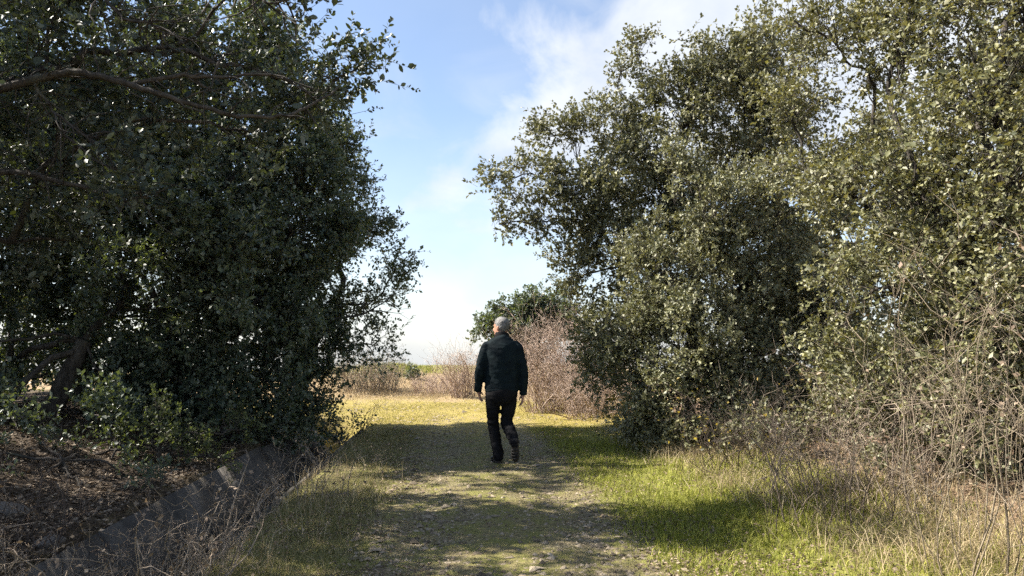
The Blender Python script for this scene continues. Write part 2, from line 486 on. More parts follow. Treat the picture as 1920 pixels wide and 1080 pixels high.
# the gravel track: a slightly raised sheet with a ragged edge
ysP = np.linspace(-6, 16.0, 260)
V, nu = [], 33
for yy in ysP:
    wl_ = -1.12 + 0.16 * mnoise.noise(Vector((yy * 0.9, 3.1, 0))) + 0.06 * mnoise.noise(Vector((yy * 3.7, 8.1, 0)))
    wr_ = 1.10 + 0.16 * mnoise.noise(Vector((yy * 0.9, 13.1, 0))) + 0.06 * mnoise.noise(Vector((yy * 3.7, 18.1, 0)))
    k = max(0.05, 1 - max(0.0, yy - 13.5) / 2.6)
    for t in np.linspace(0, 1, nu):
        uu = (wl_ + (wr_ - wl_) * t) * k
        x = xu(uu, yy)
        e = min(t, 1 - t)
        V.append((x, yy, float(H(x, yy)) + 0.004 + 0.012 * min(1, e * 8) + 0.006 * mnoise.noise(Vector((x * 7, yy * 7, 0)))))
a = (np.arange(len(ysP) - 1)[:, None] * nu + np.arange(nu - 1)[None]).ravel()
link('track', new_mesh('track', np.array(V), [np.stack([a, a + 1, a + nu + 1, a + nu], 1)], M['ground'], smooth=True), kind='structure')

# concrete drainage channel: sloping slabs with open joints, one part each
chan = link('drainage_channel', None, label='weathered grey concrete drainage channel running beside the track under the left trees', category='channel')
chan.location = (xu(-2.6, 2.0), 2.0, 0)
SL = 1.15
def slab(y0, y1, ua, za, ub, zb, th, name):
    Vv = []
    dy = 0.018
    nrm = np.array([-(zb - za), ub - ua]); nrm = nrm / np.linalg.norm(nrm) * th
    jit = RNG.normal(0, 0.012, 3)
    for yy in (y0 + dy, y1 - dy):
        for (uu, zz) in ((ua, za), (ub, zb), (ub + nrm[0], zb + nrm[1]), (ua + nrm[0], za + nrm[1])):
            Vv.append((xu(uu, yy) - chan.location.x, yy - 2.0, zz + jit[0]))
    Ff = np.array([[0, 3, 2, 1], [4, 5, 6, 7], [0, 1, 5, 4], [1, 2, 6, 5], [2, 3, 7, 6], [3, 0, 4, 7]])
    link(name, new_mesh(name, np.array(Vv), [Ff], M['concrete']), chan)
for k in range(8):
    y0 = 4.55 + k * SL
    slab(y0, y0 + SL, -3.10, 0.0, -2.70, -0.545, 0.05, 'side_slab')
    slab(y0, y0 + SL, -2.69, -0.56, -2.44, -0.565, 0.05, 'floor_slab')
    slab(y0, y0 + SL, -2.42, -0.55, -2.06, -0.10, 0.05, 'side_slab')

# ------------------------------------------------------------------ foliage
def leaf_geo(base, direc, up, L, W, near):
    """Folded leaves: base points, unit directions, rough up vectors, lengths, widths."""
    side = unit(np.cross(direc, up)); nor = np.cross(side, direc)
    L = L[:, None]; W = W[:, None]
    n = len(base)
    if near:
        sh = [(0, 0, 0), (0.38, 0.50, 0.10), (0.74, 0.40, 0.05), (1, 0, -0.10), (0.74, -0.40, 0.05), (0.38, -0.50, 0.10)]
        V = np.stack([base + direc * L * a + side * W * b + nor * W * c for a, b, c in sh], 1)
        o = np.arange(n)[:, None] * 6
        F = np.concatenate([o + np.array([[0, 1, 2, 3]]), o + np.array([[0, 3, 4, 5]])], 0)
        return V.reshape(-1, 3), [F], 6
    sh = [(0, 0, 0), (0.52, 0.52, 0.12), (1, 0, -0.08), (0.52, -0.52, 0.12)]
    V = np.stack([base + direc * L * a + side * W * b + nor * W * c for a, b, c in sh], 1)
    o = np.arange(n)[:, None] * 4
    F = np.concatenate([o + np.array([[0, 1, 2]]), o + np.array([[0, 2, 3]])], 0)
    return V.reshape(-1, 3), [F], 4


def foliage(C, R, dens, sprays, leaves, ll, lw, near, rng, cl_r=0.26, outer=0.55, zmin=None, flat=1.0, twist=0.5, spray_len=0.24):
    """Clusters of leafy sprays inside blobs C,R. Returns leaf mesh arrays, twig arrays, cluster centres and blob index."""
    cc, ci, od = [], [], []
    for k, (c, r) in enumerate(zip(C, R)):
        n = max(3, int(dens * r * r * rng.uniform(0.85, 1.15)))
        d = rand_dir(n, rng); rad = r * rng.uniform(0, 1, n) ** outer
        p = d * rad[:, None]; p[:, 2] *= flat
        p += rng.normal(0, 0.10 * r, p.shape)
        cc.append(c + p); ci.append(np.full(n, k)); od.append(unit(p + 1e-6))
    cc = np.concatenate(cc); ci = np.concatenate(ci); od = np.concatenate(od)
    if zmin is not None:
        g = H(cc[:, 0], cc[:, 1]) + zmin
        keep = cc[:, 2] > g
        cc, ci, od = cc[keep], ci[keep], od[keep]
    nc = len(cc)
    size = cl_r * rng.uniform(0.6, 1.35, nc)
    ns = np.maximum(3, (sprays * rng.uniform(0.6, 1.3, nc) * (size / cl_r) ** 1.5)).astype(int)
    s_c = np.repeat(np.arange(nc), ns); S = len(s_c)
    direc = unit(rand_dir(S, rng) + 0.6 * od[s_c] + np.array([0, 0, 0.32]))
    st = cc[s_c] + rand_dir(S, rng) * (size[s_c] * rng.uniform(0.1, 1.0, S))[:, None]
    sl = spray_len * rng.uniform(0.6, 1.3, S)
    en = st + direc * sl[:, None]
    # leaves
    t = np.tile(1 - (1 - np.linspace(0.12, 1.0, leaves)) ** 1.5, S) + rng.normal(0, 0.03, S * leaves)
    si = np.repeat(np.arange(S), leaves)
    keep = rng.uniform(size=len(si)) < 0.9
    t, si = t[keep], si[keep]; n = len(si)
    ax = direc[si]
    ref = np.where(np.abs(ax[:, 2:3]) < 0.9, np.array([0, 0, 1.0]), np.array([1.0, 0, 0]))
    a = unit(np.cross(ax, ref)); b = np.cross(ax, a)
    ang = rng.uniform(0, 6.283, n)
    rd = a * np.cos(ang)[:, None] + b * np.sin(ang)[:, None]
    ld = unit(ax * rng.uniform(0.35, 1.5, n)[:, None] + rd + rng.normal(0, 0.15, (n, 3)))
    up = unit(np.array([0, 0, 1.0]) * 0.5 + ax * 0.6 + rng.normal(0, twist, (n, 3)))
    base = st[si] + ax * (t * sl[si])[:, None]
    q_ = rng.lognormal(-0.03, 0.26, n); L = ll * q_ * rng.uniform(0.85, 1.15, n); W = lw * q_ * rng.uniform(0.7, 1.15, n)
    V, F, k = leaf_geo(base, ld, up, L, W, near)
    cv = rng.uniform(0, 1, nc)
    v = np.clip(0.45 * cv[s_c[si]] + 0.55 * rng.uniform(0, 1, n) ** 1.3, 0, 1)
    return V, F, np.repeat(v, k), spikes(st - direc * 0.05, en, 0.0028), cc, ci


def tree(name, label, category, group, base, lobes, leaf, trunk_r=0.14, fork=1.2, lean=(0, 0), dens=34, sprays=26, leaves=13, ll=0.045, lw=0.026,
         near=False, seed=1, stems=1, zmin=0.05, cl_r=0.26, outer=0.55, twist=0.5, bark='bark', limbs=True, spray_len=0.24, boughs=(), twigs=True):
    rng = np.random.default_rng(seed)
    C = np.array([l[0] for l in lobes]); R = np.array([l[1] for l in lobes])
    bz = float(H(base[0], base[1])) - 0.04
    B = np.array([base[0], base[1], bz])
    root = link(name, None, label=label, category=category)
    if group: root['group'] = group
    root.location = B
    V, F, v, tw, cc, ci = foliage(C, R, dens, sprays, leaves, ll, lw, near, rng, cl_r, outer, zmin, twist=twist, spray_len=spray_len)
    crown = link('crown', new_mesh('crown', V - B, F, leaf, v), root)
    if twigs: link('twigs', new_mesh('twigs', tw[0] - B, tw[1], M[bark]), crown, kind='stuff')
    # skeleton: fork, then each blob hangs on the nearest blob on the way down
    fk = B + np.array([lean[0], lean[1], fork])
    order = np.argsort(np.linalg.norm(C - fk, axis=1))
    nodes, par, dist = [fk], [-1], [0.0]
    idx = {}
    for k in order:
        c = C[k].copy(); c[2] -= R[k] * 0.25
        best = min(range(len(nodes)), key=lambda j: np.linalg.norm(c - nodes[j]) ** 1.25 + 0.7 * dist[j])
        idx[k] = len(nodes); nodes.append(c); par.append(best); dist.append(dist[best] + np.linalg.norm(c - nodes[best]))
    w = np.zeros(len(nodes))
    for k in order: w[idx[k]] = R[k] ** 2
    for j in range(len(nodes) - 1, 0, -1): w[par[j]] += w[j]
    rad = np.maximum(trunk_r * np.sqrt(w / w[0]) * 0.9, 0.012)
    # trunk
    tp = curve(B, fk, 10, 0.025, rng=rng)
    tr = np.linspace(1.25, 0.92, 10) * trunk_r; tr[0] *= 1.25
    link('trunk', new_mesh('trunk', *tubes(tp[None] - B, tr[None], 10), M[bark], smooth=True), root)
    for j in range(1, len(nodes)):
        p = curve(nodes[par[j]], nodes[j], 10, 0.07, 0.05, rng)
        r0 = min(rad[j] * 1.15, rad[par[j]])
        rr = np.linspace(r0, rad[j] * 0.7, 10)
        link('limb', new_mesh('limb', *tubes(p[None] - B, rr[None], 7), M[bark], smooth=True), root)
    for pts, r0, r1 in boughs:                       # long boughs that show through the leaves
        ctrl = np.array([at(*p) for p in pts]); m = len(ctrl)
        q = np.stack([np.interp(np.linspace(0, m - 1, m * 4), np.arange(m), ctrl[:, i]) for i in range(3)], 1)
        q[1:-1] = (q[:-2] + 2 * q[1:-1] + q[2:]) / 4
        q += rng.normal(0, 0.006, q.shape)
        link('limb', new_mesh('limb', *tubes(q[None] - B, np.linspace(r0, r1, len(q))[None], 7), M[bark], smooth=True), root)
        k = 26; f2 = rng.uniform(0.1, 1, k); st = q[(f2 * (len(q) - 1)).astype(int)]
        en = st + unit(rand_dir(k, rng) + unit(q[-1] - q[0]) * 0.8) * rng.uniform(0.2, 0.6, (k, 1))
        Pk = batch_curves(st, en, 6, 0.08, 0.03, rng)
        link('branches', new_mesh('branches', *tubes(Pk - B, np.linspace(1, 0.3, 6)[None] * rng.uniform(0.005, 0.010, (k, 1)), 4), M[bark]), root, kind='stuff')
    nd = np.array([nodes[idx[k]] for k in range(len(C))]); pn = np.array([nodes[par[idx[k]]] for k in range(len(C))])
    f = rng.uniform(0, 1, len(cc))[:, None] * 0.75
    A = nd[ci] * (1 - f * 0.5) + pn[ci] * f * 0.5
    Pb = batch_curves(A, cc, 5, 0.06, 0.04, rng)
    br = np.linspace(1, 0.35, 5)[None] * (0.005 + 0.006 * rng.uniform(size=len(cc)))[:, None]
    link('branches', new_mesh('branches', *tubes(Pb - B, br, 3), M[bark]), root, kind='stuff')
    return root


def LB(*rows):
    return [(at(px, py, d), r) for px, py, d, r in rows]


# left side --------------------------------------------------------
GL, GR = 'evergreen oaks left of the track', 'evergreen oaks right of the track'
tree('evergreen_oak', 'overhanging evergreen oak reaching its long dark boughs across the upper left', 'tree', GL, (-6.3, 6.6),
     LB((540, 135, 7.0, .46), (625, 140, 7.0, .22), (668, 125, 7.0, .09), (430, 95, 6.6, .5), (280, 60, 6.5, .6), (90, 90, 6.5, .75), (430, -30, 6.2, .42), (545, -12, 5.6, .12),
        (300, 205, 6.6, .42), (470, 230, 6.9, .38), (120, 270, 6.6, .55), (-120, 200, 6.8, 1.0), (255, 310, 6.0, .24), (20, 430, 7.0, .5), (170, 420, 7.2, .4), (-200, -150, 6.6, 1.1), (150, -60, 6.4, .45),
        (-350, 350, 6.0, 1.1), (575, 205, 7.0, .16), (-300, 0, 5.4, 1.0)) + [(np.array(c), r) for c, r in (((-4.7, 4.2, 3.7), .9), ((-5.9, 4.6, 4.8), .9), ((-7.0, 6.2, 3.8), 1.0))],  # last three lobes: out of view, added to shade track and bank
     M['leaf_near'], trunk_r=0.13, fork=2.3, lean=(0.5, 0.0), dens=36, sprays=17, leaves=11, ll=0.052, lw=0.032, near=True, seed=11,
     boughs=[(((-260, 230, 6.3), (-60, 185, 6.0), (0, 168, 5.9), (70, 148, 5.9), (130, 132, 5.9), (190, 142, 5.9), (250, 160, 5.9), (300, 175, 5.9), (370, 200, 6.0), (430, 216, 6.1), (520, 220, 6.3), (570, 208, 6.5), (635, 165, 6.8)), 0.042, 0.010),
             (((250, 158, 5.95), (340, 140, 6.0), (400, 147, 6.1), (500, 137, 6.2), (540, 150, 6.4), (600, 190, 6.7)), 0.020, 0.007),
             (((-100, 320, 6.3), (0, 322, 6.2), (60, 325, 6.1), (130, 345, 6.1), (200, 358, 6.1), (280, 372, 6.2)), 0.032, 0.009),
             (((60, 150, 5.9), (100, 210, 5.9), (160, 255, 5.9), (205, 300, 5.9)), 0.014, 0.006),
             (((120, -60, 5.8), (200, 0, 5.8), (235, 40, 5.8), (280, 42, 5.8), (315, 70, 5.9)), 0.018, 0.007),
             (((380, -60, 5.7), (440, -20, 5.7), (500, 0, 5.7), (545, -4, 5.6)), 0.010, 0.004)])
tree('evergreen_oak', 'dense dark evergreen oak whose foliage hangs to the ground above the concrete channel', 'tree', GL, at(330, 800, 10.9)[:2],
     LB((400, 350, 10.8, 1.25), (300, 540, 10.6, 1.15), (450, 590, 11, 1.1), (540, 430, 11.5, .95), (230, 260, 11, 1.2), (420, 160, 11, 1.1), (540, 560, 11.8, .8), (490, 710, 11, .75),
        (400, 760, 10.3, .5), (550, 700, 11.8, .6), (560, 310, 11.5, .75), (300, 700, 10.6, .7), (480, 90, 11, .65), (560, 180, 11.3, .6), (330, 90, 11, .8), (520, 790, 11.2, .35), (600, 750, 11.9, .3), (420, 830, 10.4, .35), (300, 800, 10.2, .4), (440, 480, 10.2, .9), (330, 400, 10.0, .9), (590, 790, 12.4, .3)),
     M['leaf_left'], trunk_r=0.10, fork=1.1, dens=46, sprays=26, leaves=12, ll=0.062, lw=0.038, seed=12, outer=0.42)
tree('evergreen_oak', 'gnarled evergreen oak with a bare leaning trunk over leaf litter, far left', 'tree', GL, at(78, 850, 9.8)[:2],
     LB((60, 300, 11, 1.2), (-20, 520, 10.6, 1.0), (130, 470, 11.6, 1.1), (170, 620, 11.5, .6), (-160, 400, 10, 1.2), (60, 180, 11, 1.1), (220, 420, 11, .7), (20, 660, 10.6, .5), (-120, 620, 9.6, .7), (230, 700, 11.2, .5), (-60, 720, 10, .4), (210, 720, 10, .4), (10, 740, 9.3, .3), (-80, 780, 8.8, .45), (160, 690, 10.2, .35), (150, 790, 9.2, .3), (-20, 830, 8.3, .3), (190, 770, 8.8, .3), (30, 800, 8.6, .24)) + [(np.array(c), r) for c, r in (((-7.6, 6.0, 2.4), .9), ((-8.2, 4.6, 3.2), .9))],  # last two lobes: unseen, added to keep sun off the left bank
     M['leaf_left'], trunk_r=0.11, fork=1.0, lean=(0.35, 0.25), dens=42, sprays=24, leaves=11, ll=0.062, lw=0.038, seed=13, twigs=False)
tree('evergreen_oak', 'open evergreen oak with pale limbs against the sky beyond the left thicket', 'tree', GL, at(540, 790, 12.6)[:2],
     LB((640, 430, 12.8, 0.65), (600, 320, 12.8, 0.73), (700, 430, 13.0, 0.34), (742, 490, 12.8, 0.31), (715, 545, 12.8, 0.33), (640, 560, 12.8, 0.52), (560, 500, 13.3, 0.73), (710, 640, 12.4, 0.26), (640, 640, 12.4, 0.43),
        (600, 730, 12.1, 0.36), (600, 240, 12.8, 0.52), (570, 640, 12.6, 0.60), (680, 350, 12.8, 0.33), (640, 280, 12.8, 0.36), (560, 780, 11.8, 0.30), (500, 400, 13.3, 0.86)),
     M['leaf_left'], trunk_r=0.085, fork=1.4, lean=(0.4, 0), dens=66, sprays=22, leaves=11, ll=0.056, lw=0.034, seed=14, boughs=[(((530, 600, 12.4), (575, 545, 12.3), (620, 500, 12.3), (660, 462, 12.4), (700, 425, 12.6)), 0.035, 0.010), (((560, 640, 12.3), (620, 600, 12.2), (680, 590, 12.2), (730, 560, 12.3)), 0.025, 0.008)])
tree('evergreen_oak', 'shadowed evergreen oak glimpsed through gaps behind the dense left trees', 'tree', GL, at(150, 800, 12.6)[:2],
     LB((80, 280, 12.8, 1.4), (320, 330, 12.8, 1.4), (-80, 520, 12.6, 1.3), (230, 560, 12.8, 1.3), (420, 560, 13.0, 1.1), (80, 680, 12.6, .9), (330, 700, 12.8, .8), (200, 140, 12.8, 1.2), (-250, 300, 12.4, 1.4), (-100, 740, 12.2, .8), (180, 760, 12.4, .7), (450, 740, 12.8, .7), (-300, 650, 11.7, 1.0)) + [(np.array(c), r) for c, r in (((-8.0, 9.4, 7.2), 1.45), ((-8.0, 11.4, 7.4), 1.5), ((-8.3, 12.3, 6.4), 1.1), ((-8.2, 7.0, 5.9), 1.2), ((-8.8, 10.3, 5.2), 1.5), ((-8.6, 5.4, 5.2), 1.2), ((-9.0, 8.0, 5.0), 1.4))],  # tall last lobes, mostly out of view, added to shade track and man
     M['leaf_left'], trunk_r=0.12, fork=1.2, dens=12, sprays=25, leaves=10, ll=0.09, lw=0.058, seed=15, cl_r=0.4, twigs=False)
# right side -------------------------------------------------------
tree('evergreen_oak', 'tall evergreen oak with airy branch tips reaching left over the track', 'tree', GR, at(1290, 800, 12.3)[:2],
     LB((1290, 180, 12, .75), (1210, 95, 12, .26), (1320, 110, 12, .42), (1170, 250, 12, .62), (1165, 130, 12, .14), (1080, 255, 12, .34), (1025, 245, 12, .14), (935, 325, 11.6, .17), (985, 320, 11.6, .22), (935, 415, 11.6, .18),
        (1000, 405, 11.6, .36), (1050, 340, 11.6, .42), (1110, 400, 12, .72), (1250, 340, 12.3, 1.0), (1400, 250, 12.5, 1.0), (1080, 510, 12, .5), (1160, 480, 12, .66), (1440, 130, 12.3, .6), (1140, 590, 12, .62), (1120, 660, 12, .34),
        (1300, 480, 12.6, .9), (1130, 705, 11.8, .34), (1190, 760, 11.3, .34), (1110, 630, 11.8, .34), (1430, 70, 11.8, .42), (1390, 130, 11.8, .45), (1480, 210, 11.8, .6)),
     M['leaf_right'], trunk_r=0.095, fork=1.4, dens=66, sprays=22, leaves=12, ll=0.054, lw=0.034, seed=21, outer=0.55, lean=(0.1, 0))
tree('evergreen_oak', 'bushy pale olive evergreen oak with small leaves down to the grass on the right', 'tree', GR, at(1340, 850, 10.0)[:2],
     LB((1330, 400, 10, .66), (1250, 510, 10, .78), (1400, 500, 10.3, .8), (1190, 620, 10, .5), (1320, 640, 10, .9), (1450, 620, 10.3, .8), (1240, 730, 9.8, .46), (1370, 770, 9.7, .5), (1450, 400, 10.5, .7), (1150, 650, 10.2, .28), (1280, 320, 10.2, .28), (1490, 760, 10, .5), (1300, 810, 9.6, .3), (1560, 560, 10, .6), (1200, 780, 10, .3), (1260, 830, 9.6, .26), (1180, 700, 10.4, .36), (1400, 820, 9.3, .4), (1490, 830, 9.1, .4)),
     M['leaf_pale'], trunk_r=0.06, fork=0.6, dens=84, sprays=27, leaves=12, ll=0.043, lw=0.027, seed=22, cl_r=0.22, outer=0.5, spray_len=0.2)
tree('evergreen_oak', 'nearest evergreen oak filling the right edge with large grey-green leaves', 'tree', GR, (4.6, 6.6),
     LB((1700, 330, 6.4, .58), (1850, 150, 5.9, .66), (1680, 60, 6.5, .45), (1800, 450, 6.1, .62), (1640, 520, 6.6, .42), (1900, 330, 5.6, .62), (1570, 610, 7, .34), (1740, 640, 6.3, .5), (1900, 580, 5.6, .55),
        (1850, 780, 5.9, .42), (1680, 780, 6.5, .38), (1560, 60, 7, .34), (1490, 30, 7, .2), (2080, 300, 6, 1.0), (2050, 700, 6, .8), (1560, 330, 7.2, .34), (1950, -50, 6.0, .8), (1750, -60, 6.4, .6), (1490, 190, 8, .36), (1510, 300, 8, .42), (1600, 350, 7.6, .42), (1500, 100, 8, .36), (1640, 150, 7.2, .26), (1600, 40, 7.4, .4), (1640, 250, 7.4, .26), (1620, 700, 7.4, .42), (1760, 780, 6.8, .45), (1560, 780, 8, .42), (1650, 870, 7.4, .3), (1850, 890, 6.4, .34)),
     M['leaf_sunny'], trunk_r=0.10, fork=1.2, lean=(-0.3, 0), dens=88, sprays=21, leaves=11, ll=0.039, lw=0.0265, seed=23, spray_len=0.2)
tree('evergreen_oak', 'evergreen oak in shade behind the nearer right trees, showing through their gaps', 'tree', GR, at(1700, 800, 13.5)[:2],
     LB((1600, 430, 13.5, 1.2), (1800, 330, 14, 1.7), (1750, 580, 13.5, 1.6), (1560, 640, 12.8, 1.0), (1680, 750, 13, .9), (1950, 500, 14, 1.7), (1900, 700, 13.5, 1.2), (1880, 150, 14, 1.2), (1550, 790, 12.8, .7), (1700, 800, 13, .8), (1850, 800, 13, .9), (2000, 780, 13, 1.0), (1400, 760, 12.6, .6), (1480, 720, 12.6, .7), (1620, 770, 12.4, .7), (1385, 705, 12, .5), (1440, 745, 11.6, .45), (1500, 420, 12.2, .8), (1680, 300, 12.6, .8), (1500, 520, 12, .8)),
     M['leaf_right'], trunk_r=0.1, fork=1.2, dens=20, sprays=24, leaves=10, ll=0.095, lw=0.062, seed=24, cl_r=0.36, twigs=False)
tree('evergreen_oak', 'small round evergreen oak standing alone in the distance behind the walking man', 'tree', None, at(1000, 700, 24.5)[:2],
     LB((975, 605, 24, .85), (1030, 590, 24.3, .85), (930, 615, 23.8, .5), (1000, 575, 24, .6), (950, 650, 24, .6), (1060, 610, 24, .6), (905, 625, 23.8, .2), (1000, 650, 24, .7), (930, 585, 24, .2)),
     M['leaf_far'], trunk_r=0.13, fork=0.7, dens=72, sprays=20, leaves=11, ll=0.08, lw=0.05, seed=31, outer=0.48)

# evergreen shrubs ------------------------------------------------
def shrub(name, label, lobes, leaf, seed, **kw):
    b = np.mean([l[0] for l in lobes], axis=0)
    kw = dict(dict(trunk_r=0.03, fork=0.15, dens=60, sprays=14, leaves=11, ll=0.04, lw=0.022, cl_r=0.16, spray_len=0.16, zmin=0.02), **kw)
    return tree(name, label, 'shrub', None, b[:2], lobes, leaf, seed=seed, **kw)
shrub('evergreen_shrub', 'sun-flecked leafy shrub growing low beside the concrete channel under the oaks', LB((300, 800, 8.6, .38), (220, 830, 8.4, .3), (380, 800, 8.9, .34), (300, 870, 8.3, .3), (180, 880, 8.2, .26), (400, 850, 8.8, .24), (120, 850, 8.6, .26), (460, 800, 9.8, .26)), M['leaf_shrub'], 41)
shrub('evergreen_shrub', 'dark low evergreen scrub on the leaf litter at the lower left edge', LB((60, 850, 8.0, .36), (-40, 840, 7.6, .42), (160, 870, 7.9, .3), (-60, 920, 6.8, .34), (250, 890, 7.8, .24), (60, 910, 7.2, .24), (170, 930, 7.0, .16), (310, 920, 7.3, .16)), M['leaf_left'], 47, dens=60)
shrub('evergreen_shrub', 'low dark leafy shrub at the channel end beside the track', LB((640, 795, 12.4, .2), (610, 800, 12.6, .22), (675, 805, 12.3, .14), (650, 815, 12.2, .18)), M['leaf_left'], 42)
shrub('evergreen_shrub', 'small green bush on the far bank under the open sky', LB((772, 704, 24.5, .38), (758, 724, 24.3, .38), (788, 718, 24.4, .32)), M['leaf_far'], 43, ll=0.07, lw=0.04)
shrub('yellowing_shrub', 'yellow-leaved low shrub under the right oaks near the bramble thicket', LB((1180, 735, 11.2, .26), (1215, 765, 11, .24), (1170, 770, 11.2, .2)), M['leaf_yellow'], 44, dens=50, sprays=8)
shrub('evergreen_shrub', 'dusky undergrowth shrub in deep shade behind the leaning trunk', LB((150, 760, 12.5, .6), (300, 760, 12.8, .6), (20, 780, 12, .6), (430, 770, 13, .5), (-100, 770, 11.5, .6)), M['leaf_left'], 45, dens=26, ll=0.06, lw=0.036, cl_r=0.24)
shrub('evergreen_shrub', 'shaded undergrowth shrub at the foot of the pale olive oak', LB((1520, 790, 9.6, .45), (1620, 790, 9.0, .5), (1750, 800, 8.6, .55), (1450, 820, 9.6, .34), (1880, 790, 8.2, .55), (1600, 700, 9.4, .45), (1700, 720, 9, .5), (1290, 825, 9.5, .3), (1370, 840, 9.0, .34), (1450, 860, 8.4, .34), (1540, 880, 7.8, .34), (1650, 900, 7.2, .36), (1780, 900, 6.8, .36), (1230, 800, 10.4, .28)), M['leaf_right'], 46, dens=56, cl_r=0.22, ll=0.05, lw=0.03)

# bare twiggy shrubs ----------------------------------------------
def twiggy(name, label, centre, n, height, spread, foot, mat, seed, r=0.004, kids=3, droop=0.15, category='shrub', wob=0.10, leaves=0, leafmat=None, kid_len=0.45, lean=(0, 0)):
    """A clump of bare stems rising from the ground, each with side twigs."""
    rng = np.random.default_rng(seed)
    cx, cy = centre
    ang = rng.uniform(0, 6.283, n); rr = foot * np.sqrt(rng.uniform(0, 1, n))
    bx, by = cx + rr * np.cos(ang), cy + rr * np.sin(ang) * 0.8
    Bp = np.stack([bx, by, H(bx, by) - 0.02], 1)
    hh = height * rng.uniform(0.45, 1.05, n)
    out = np.stack([np.cos(ang), np.sin(ang)], 1) * (rr / max(foot, 1e-3))[:, None] * spread + rng.normal(0, spread * 0.35, (n, 2)) + np.array(lean)
    Tp = Bp + np.stack([out[:, 0] * hh, out[:, 1] * hh, hh], 1)
    P = batch_curves(Bp, Tp, 9, wob, droop, rng)
    P[:, :, 2] = np.maximum(P[:, :, 2], H(P[:, :, 0], P[:, :, 1]) - 0.02)
    rad = r * rng.lognormal(-0.05, 0.45, n)[:, None] * np.linspace(1, 0.35, 9)[None]
    parts = [tubes(P, rad, 3)]
    tips = [Tp]
    if kids:
        m = n * kids
        si = np.repeat(np.arange(n), kids); ki = rng.integers(2, 8, m)
        A = P[si, ki]
        d = unit(rand_dir(m, rng) + np.array([0, 0, 0.5]) + 0.6 * unit(P[si, 8] - P[si, 0]))
        Bq = A + d * (hh[si] * kid_len * rng.uniform(0.4, 1.1, m))[:, None]
        Q = batch_curves(A, Bq, 5, wob * 1.1, 0.03, rng)
        parts.append(tubes(Q, (r * 0.5 * rng.uniform(0.6, 1.3, m))[:, None] * np.linspace(1, 0.4, 5)[None], 3))
        m2 = m * 2
        s2 = np.repeat(np.arange(m), 2); k2 = rng.integers(2, 5, m2)
        A2 = Q[s2, k2]; d2 = unit(rand_dir(m2, rng) + d[s2] * 0.8 + np.array([0, 0, 0.2]))
        B2 = A2 + d2 * (hh[si][s2] * kid_len * 0.4 * rng.uniform(0.3, 1.2, m2))[:, None]
        parts.append(spikes(A2, B2, r * 0.36))
        tips.append(A2); tips.append(B2)
    V, F = merge(parts)
    B0 = np.array([cx, cy, float(H(cx, cy))])
    root = link(name, None, label=label, category=category); root.location = B0
    link('stems', new_mesh('stems', V - B0, F, mat), root)
    if leaves:
        tp = np.concatenate(tips); pick = tp[rng.integers(0, len(tp), leaves)]
        dd = rand_dir(leaves, rng); upv = unit(rand_dir(leaves, rng) + np.array([0, 0, 0.5]))
        Lv, Lf, k = leaf_geo(pick, dd, upv, rng.uniform(0.02, 0.045, leaves), rng.uniform(0.014, 0.028, leaves), False)
        link('leaves', new_mesh('leaves', Lv - B0, Lf, leafmat, np.repeat(rng.uniform(0, 1, leaves), k)), root)
    return root


def gpt(px, py, lo=0.0):
    """Ground point (x, y) on flat ground under pixel (px, py)."""
    c, s = math.cos(PITCH), math.sin(PITCH)
    cx, cy = (px - 960.0) / FPX, (540.0 - py) / FPX
    d = np.array([cx, c - cy * s, s + cy * c]); t = (lo - CAM_H) / d[2]
    return (d[0] * t, d[1] * t)


twiggy('bramble_thicket', 'tall reddish-brown bare bramble thicket beside the field behind the walking man', at(1060, 790, 16.2)[:2], 380, 1.75, 0.24, 0.85, M['twig_red'], 51, r=0.006, kids=4, wob=0.16, leaves=2600, leafmat=M['leaf_dead'])
twiggy('bramble_thicket', 'lower tan bramble tangle spreading at the foot of the reddish thicket', at(1130, 785, 14.6)[:2], 260, 0.95, 0.4, 0.75, M['twig_red'], 52, r=0.005, kids=4, wob=0.2, leaves=900, leafmat=M['leaf_dead'])
twiggy('bare_shrub', 'bare fan-shaped greyish shrub with upright twigs left of the walking man', at(868, 745, 20.5)[:2], 90, 1.25, 0.42, 0.35, M['twig_red'], 53, r=0.007, kids=5, wob=0.07, kid_len=0.55, lean=(-0.12, 0))
twiggy('bare_shrub', 'grey-brown rounded bare shrub on the far bank beside the open oak', at(690, 745, 22.0)[:2], 260, 1.0, 0.3, 0.95, M['twig_grey'], 54, r=0.007, kids=4, wob=0.12, leaves=3000, leafmat=M['leaf_far'])
twiggy('bare_shrub', 'wispy tan shrub between the small green bush and the fan-shaped one', at(820, 735, 21.5)[:2], 150, 0.55, 0.4, 0.7, M['twig_red'], 55, r=0.006, kids=4)
twiggy('bare_shrub', 'pale bare stems rising tall in front of the nearest right oak', (2.75, 4.35), 26, 1.85, 0.16, 0.42, M['twig_pale'], 56, r=0.0048, kids=6, wob=0.075, kid_len=0.36, lean=(0.05, 0), leaves=120, leafmat=M['leaf_dead'])
twiggy('bare_shrub', 'greyish bare stems at the right edge of the picture beside dead leaves', (3.05, 3.75), 26, 1.8, 0.2, 0.35, M['twig_grey'], 57, r=0.0048, kids=6, wob=0.085, kid_len=0.35, leaves=160, leafmat=M['leaf_dead'])
twiggy('bramble_tangle', 'tangled dry brown bramble stems spilling out beneath the right oaks', (2.75, 6.0), 120, 0.85, 0.5, 0.7, M['twig_grey'], 58, r=0.0036, kids=4, wob=0.22, droop=0.3, leaves=300, leafmat=M['leaf_dead'])
twiggy('bramble_tangle', 'thin dark stems standing between the green verge and the right bramble tangle', (2.2, 5.3), 26, 0.75, 0.35, 0.55, M['twig_dark'], 59, r=0.0032, kids=3, wob=0.08)
